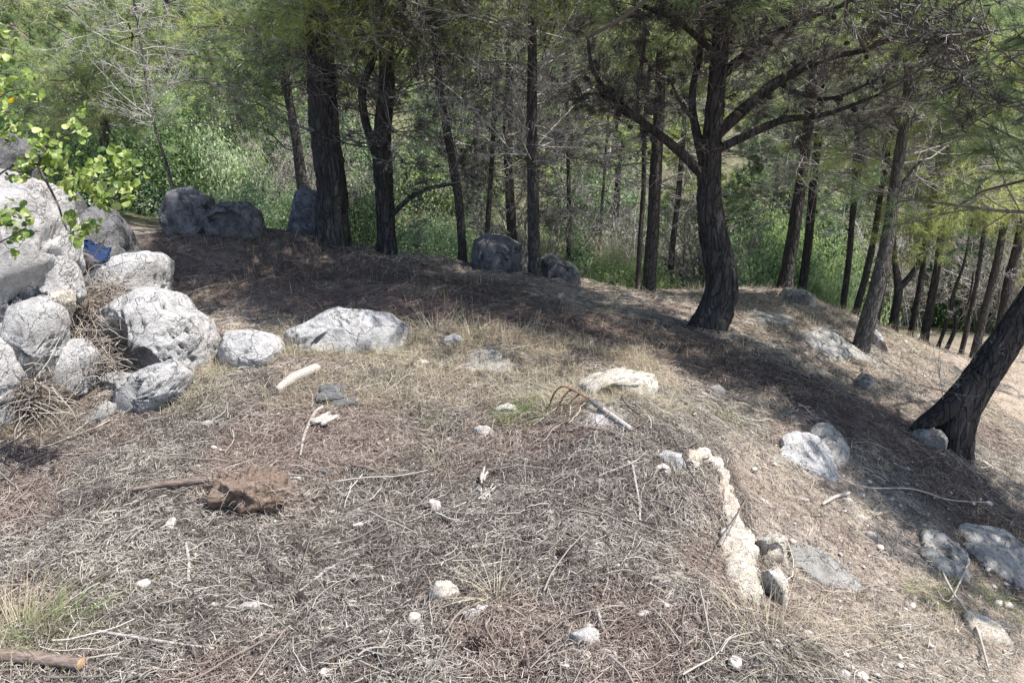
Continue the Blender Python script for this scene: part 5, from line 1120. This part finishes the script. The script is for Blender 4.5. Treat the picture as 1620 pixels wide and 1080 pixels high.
child('roots', VV, FF, M['litter'], root, attrs={'tint': np.repeat(rs.uniform(.2, .8, n), 15), 'hue': np.repeat(rs.uniform(.3, 1, n), 15)})

# dry twig heap between the left rocks
hp = P(135, 520, 4.0); hp[2] = H(hp[0], hp[1])
rs = np.random.RandomState(9); n = 1500
def heap(label, u, v, y, w, d, h, n, seed, l=(.08, .3)):
    rs = np.random.RandomState(seed); c = P(u, v, y); a = rs.normal(size=(n, 3)) * np.array([w, d, h]) + c
    b = grow(a, norm(rs.normal(size=(n, 3)) * np.array([1, 1, .5])), rs.uniform(l[0], l[1], n), 5, rs, .25, -.08)
    V, F = tubes(b, rs.uniform(.0012, .003, n)[:, None] * np.linspace(1, .6, 5)[None], 3)
    single('twig_heap', V, F, M['litter'], label, 'twig heap', attrs={'tint': np.repeat(rs.uniform(.05, .95, n), 15), 'hue': np.repeat(rs.uniform(0, .45, n), 15)})
heap('dry brown twig heap wedged between left rocks', 148, 505, 4.05, .09, .12, .1, 1500, 9)
heap('straw and twig tangle in front of blocky white rock', 160, 560, 3.8, .06, .1, .07, 700, 10, (.06, .2))
heap('thin straw tangle hanging beside edge rock', 55, 620, 3.3, .03, .05, .06, 160, 12, (.08, .25))
# filler earth under the left pile
for o, l, y in [([(70, 500), (130, 440), (180, 470), (200, 560), (170, 620), (100, 640), (60, 600)], 'earth mound filling gap between left rocks', 4.15),
                ([(30, 620), (70, 600), (110, 620), (110, 670), (60, 690), (20, 680)], 'shadowed earth lump under lowest left rocks', 3.5)]:
    R_(o, 'earth', .3, 73, 5, .08, y=y, name='earth_mound', label=l, cat='earth')

# pine cones
def cone(u, v, s, label):
    p = hit(u, v); rs = np.random.RandomState(int(u)); A = Acc(); n = 70
    root = None
    for k in range(n):
        f = k / n; a = k * 2.4; r = s * (.2 + .8 * math.sin(math.pi * min(f * .8 + .2, 1))) * .6; ax = np.array([math.cos(a) * r, (f - .5) * s * 1.6, math.sin(a) * r])
        d = norm(np.array([math.cos(a), .5, math.sin(a)])); sd = norm(np.cross(d, [0, 1, 0])); t = s * .22
        q = np.array([ax - d * t - sd * t * .4, ax - d * t + sd * t * .4, ax + d * t + sd * t * .8, ax + d * t * 1.2 + np.array([0, t * .3, 0]), ax + d * t - sd * t * .8])
        q2 = q + np.array([0, t * .18, 0]); V = np.concatenate([q, q2])
        A.add(V, [np.array([[0, 1, 2, 3, 4], [9, 8, 7, 6, 5]]), np.array([[0, 5, 6, 1], [1, 6, 7, 2], [2, 7, 8, 3], [3, 8, 9, 4], [4, 9, 5, 0]])])
    V, F = A.out(); c, s_ = math.cos(u), math.sin(u); V = V @ np.array([[c, s_, 0], [-s_, c, 0], [0, 0, 1]]) + p + np.array([0, 0, s * .5])
    single('pine_cone', V, F, M['cone'], label, 'pine cone', 'pine cones in the litter', smooth=False)
cone(752, 1028, .032, 'open dark pine cone near bottom centre'); cone(893, 888, .03, 'dark pine cone in middle of litter mound'); cone(478, 955, .03, 'dark pine cone at lower left of centre')
cone(745, 1033, .02, 'small broken cone touching open dark cone') if False else None

# ------------------------------------------------------------------ cultivator fork
tips = [(865, 653), (880, 658), (893, 661), (904, 669)]
fb = hit(932, 648)
root = empty('garden_fork', tuple(fb)); tag(root, 'rusty four-tined hand cultivator fork with wooden handle lying on litter', 'garden fork')
yh = fb[1] + .02
head = [P(908, 617, yh), P(914, 620, yh - .012), P(921, 624, yh - .024), P(928, 628, yh - .036)]
arcs = [[(874, 628), (884, 614), (896, 612)], [(888, 634), (898, 620), (908, 618)], [(900, 642), (910, 628), (918, 624)], [(910, 650), (922, 632), (932, 629)]]
joint = P(933, 632, yh - .03)
for k in range(4):
    tp = hit(*tips[k]); tp[2] -= .01
    pts = [tp] + [P(u, v, tp[1] + (yh - tp[1]) * f) for (u, v), f in zip(arcs[k], (.35, .7, .95))] + [head[k] * .3 + joint * .7, joint]
    p, s = smooth_path(pts, 30); V, F = tubes(p[None], np.interp(s, [0, .25, 1], [.0015, .0042, .0045])[None], 8, cap=True)
    child('tine', V, F, M['rust'], root)
he = hit(998, 690); he[2] += .03
fe = joint * .62 + he * .38
p, s = smooth_path([joint + (joint - fe) * .05, fe], 12); V, F = tubes(p[None], np.linspace(.010, .015, 12)[None], 14, cap=True); child('ferrule', V, F, M['steel'], root)
p, s = smooth_path([fe - (he - fe) * .08, (fe + he) / 2, he], 14); V, F = tubes(p[None], np.linspace(.0125, .0115, 14)[None], 14, cap=True); child('handle', V, F, M['wood_pale'], root)

# blue cloth between boulders
rs = np.random.RandomState(4)
us = np.linspace(0, 1, 46); vs = np.linspace(0, 1, 22); A_, B_ = np.meshgrid(us, vs)
uu = 100 + A_ * 74; cen = 383 + A_ ** 1.6 * 18 + np.sin(A_ * 9) * 1.5; vv = cen + (B_ - .5) * (10 + 10 * A_)
yy = 4.75 + (B_ - .5) * -.1
pt = np.stack([P(a, b, c) for a, b, c in zip(uu.ravel(), vv.ravel(), yy.ravel())])
pt[:, 1] -= (ridged(pt * 14, 3, 5) - .5) * .16
nn = len(pt); bk = pt + np.array([0, .012, -.004]); i = np.arange(nn).reshape(22, 46)
F1 = np.stack([i[:-1, :-1], i[:-1, 1:], i[1:, 1:], i[1:, :-1]], -1).reshape(-1, 4)
edge = np.concatenate([i[0], i[1:, -1], i[-1, -2::-1], i[-2:0:-1, 0]]); e2 = np.roll(edge, -1)
single('blue_cloth', np.concatenate([pt, bk]), [F1, F1[:, ::-1] + nn, np.stack([edge, e2, e2 + nn, edge + nn], -1)], M['blue'], 'crumpled blue cloth tucked between tall outcrop and pointed boulder', 'cloth')

# ------------------------------------------------------------------ leafy shrub at upper left
rs = np.random.RandomState(21); yl = 2.75
gb = np.array([-2.45, 2.9, 0.]); gb[2] = H(gb[0], gb[1])
root = empty('leafy_shrub', tuple(gb)); tag(root, 'shrub spray of bright round yellow green leaves over tall outcrop, upper left', 'shrub')
stems = [([(-120, 420), (-60, 330), (20, 262), (60, 262), (110, 270), (160, 282), (212, 262)], .0), ([(-60, 330), (-40, 200), (5, 150), (40, 140)], -.1), ([(60, 262), (90, 320), (108, 365), (138, 358)], -.1),
         ([(-120, 420), (-40, 400), (10, 378), (38, 362)], -.15), ([(60, 262), (80, 225), (125, 205), (110, 185)], .1), ([(110, 270), (140, 300), (170, 315), (195, 300)], .05), ([(-60, 330), (-30, 230), (10, 205), (30, 190)], .05), ([(-40, 200), (-20, 60), (0, 60)], 0)]
first = gb + np.array([0, 0, -.1])
P0 = P(-120, 420, yl)
p, s = smooth_path([first, first * .4 + P0 * .6 + np.array([-.05, 0, 0]), P0], 20); V, F = tubes(p[None], np.linspace(.02, .012, 20)[None], 10); child('stem', V, F, M['bark_grey'], root)
sp = []
for pxs, dy in stems:
    m = len(pxs); pts = [P(u, v, yl + dy * k / (m - 1)) for k, (u, v) in enumerate(pxs)]; p, s = smooth_path(pts, 30)
    V, F = tubes(p[None], np.linspace(.005, .0015, 30)[None], 7); child('branch', V, F, M['bark_grey'], root); sp.append(p)
clus = [(0, 52, 14), (6, 92, 12), (15, 125, 18), (48, 122, 12), (36, 150, 14), (55, 155, 10), (5, 160, 12), (12, 185, 16), (28, 200, 14), (8, 215, 12), (60, 215, 14), (72, 235, 16), (92, 230, 14), (60, 245, 14), (125, 175, 10), (118, 200, 12), (132, 208, 8), (30, 265, 16), (50, 258, 14), (80, 270, 18), (100, 262, 16),
        (110, 285, 16), (130, 280, 16), (150, 262, 18), (170, 250, 18), (165, 275, 18), (190, 262, 16), (205, 250, 12), (215, 256, 8), (210, 285, 14), (190, 290, 18), (205, 310, 12), (180, 310, 16), (165, 305, 14), (160, 320, 12), (140, 300, 14), (118, 305, 10), (185, 240, 10),
        (115, 350, 12), (125, 365, 12), (140, 358, 12), (150, 355, 8), (105, 340, 8), (120, 380, 10), (25, 372, 12), (38, 368, 10), (12, 352, 10), (22, 380, 8), (42, 350, 8), (20, 402, 6), (25, 330, 12), (5, 345, 14), (40, 280, 10)]
A = Acc()
for (u, v, rr) in clus:
    for k in range(int(rr * .95)):
        u2, v2 = u + rs.normal() * rr * .62, v + rs.normal() * rr * .55; c = P(u2, v2, yl + rs.normal() * .06)
        s = rs.uniform(.0075, .0155); nrm = norm(rs.normal(size=3) * .8 + np.array([0, -.5, .8])); a = norm(np.cross(nrm, rs.normal(size=3))); b = np.cross(nrm, a)
        m = 9; an = np.arange(m) * 2 * np.pi / m; ring = c + a * (np.cos(an) * s)[:, None] * 1.15 + b * (np.sin(an) * s)[:, None] * (1 - .15 * np.cos(an))[:, None] + nrm * (np.sin(an) ** 2 * s * .35 - np.cos(an) ** 2 * s * .15)[:, None]
        V = np.concatenate([[c], ring]); F = np.array([[0, 1 + q, 1 + (q + 1) % m] for q in range(m)])
        A.add(V, F, tint=np.full(10, np.clip(rs.normal() * .3 + .45, 0, .88) if not (abs(u - 22) < 20 and abs(v - 140) < 25 and rs.rand() < .02) else 1.0))
V, F = A.out(); child('foliage', V, F, M['oakleaf'], root, attrs=A.attrs(), smooth=False)
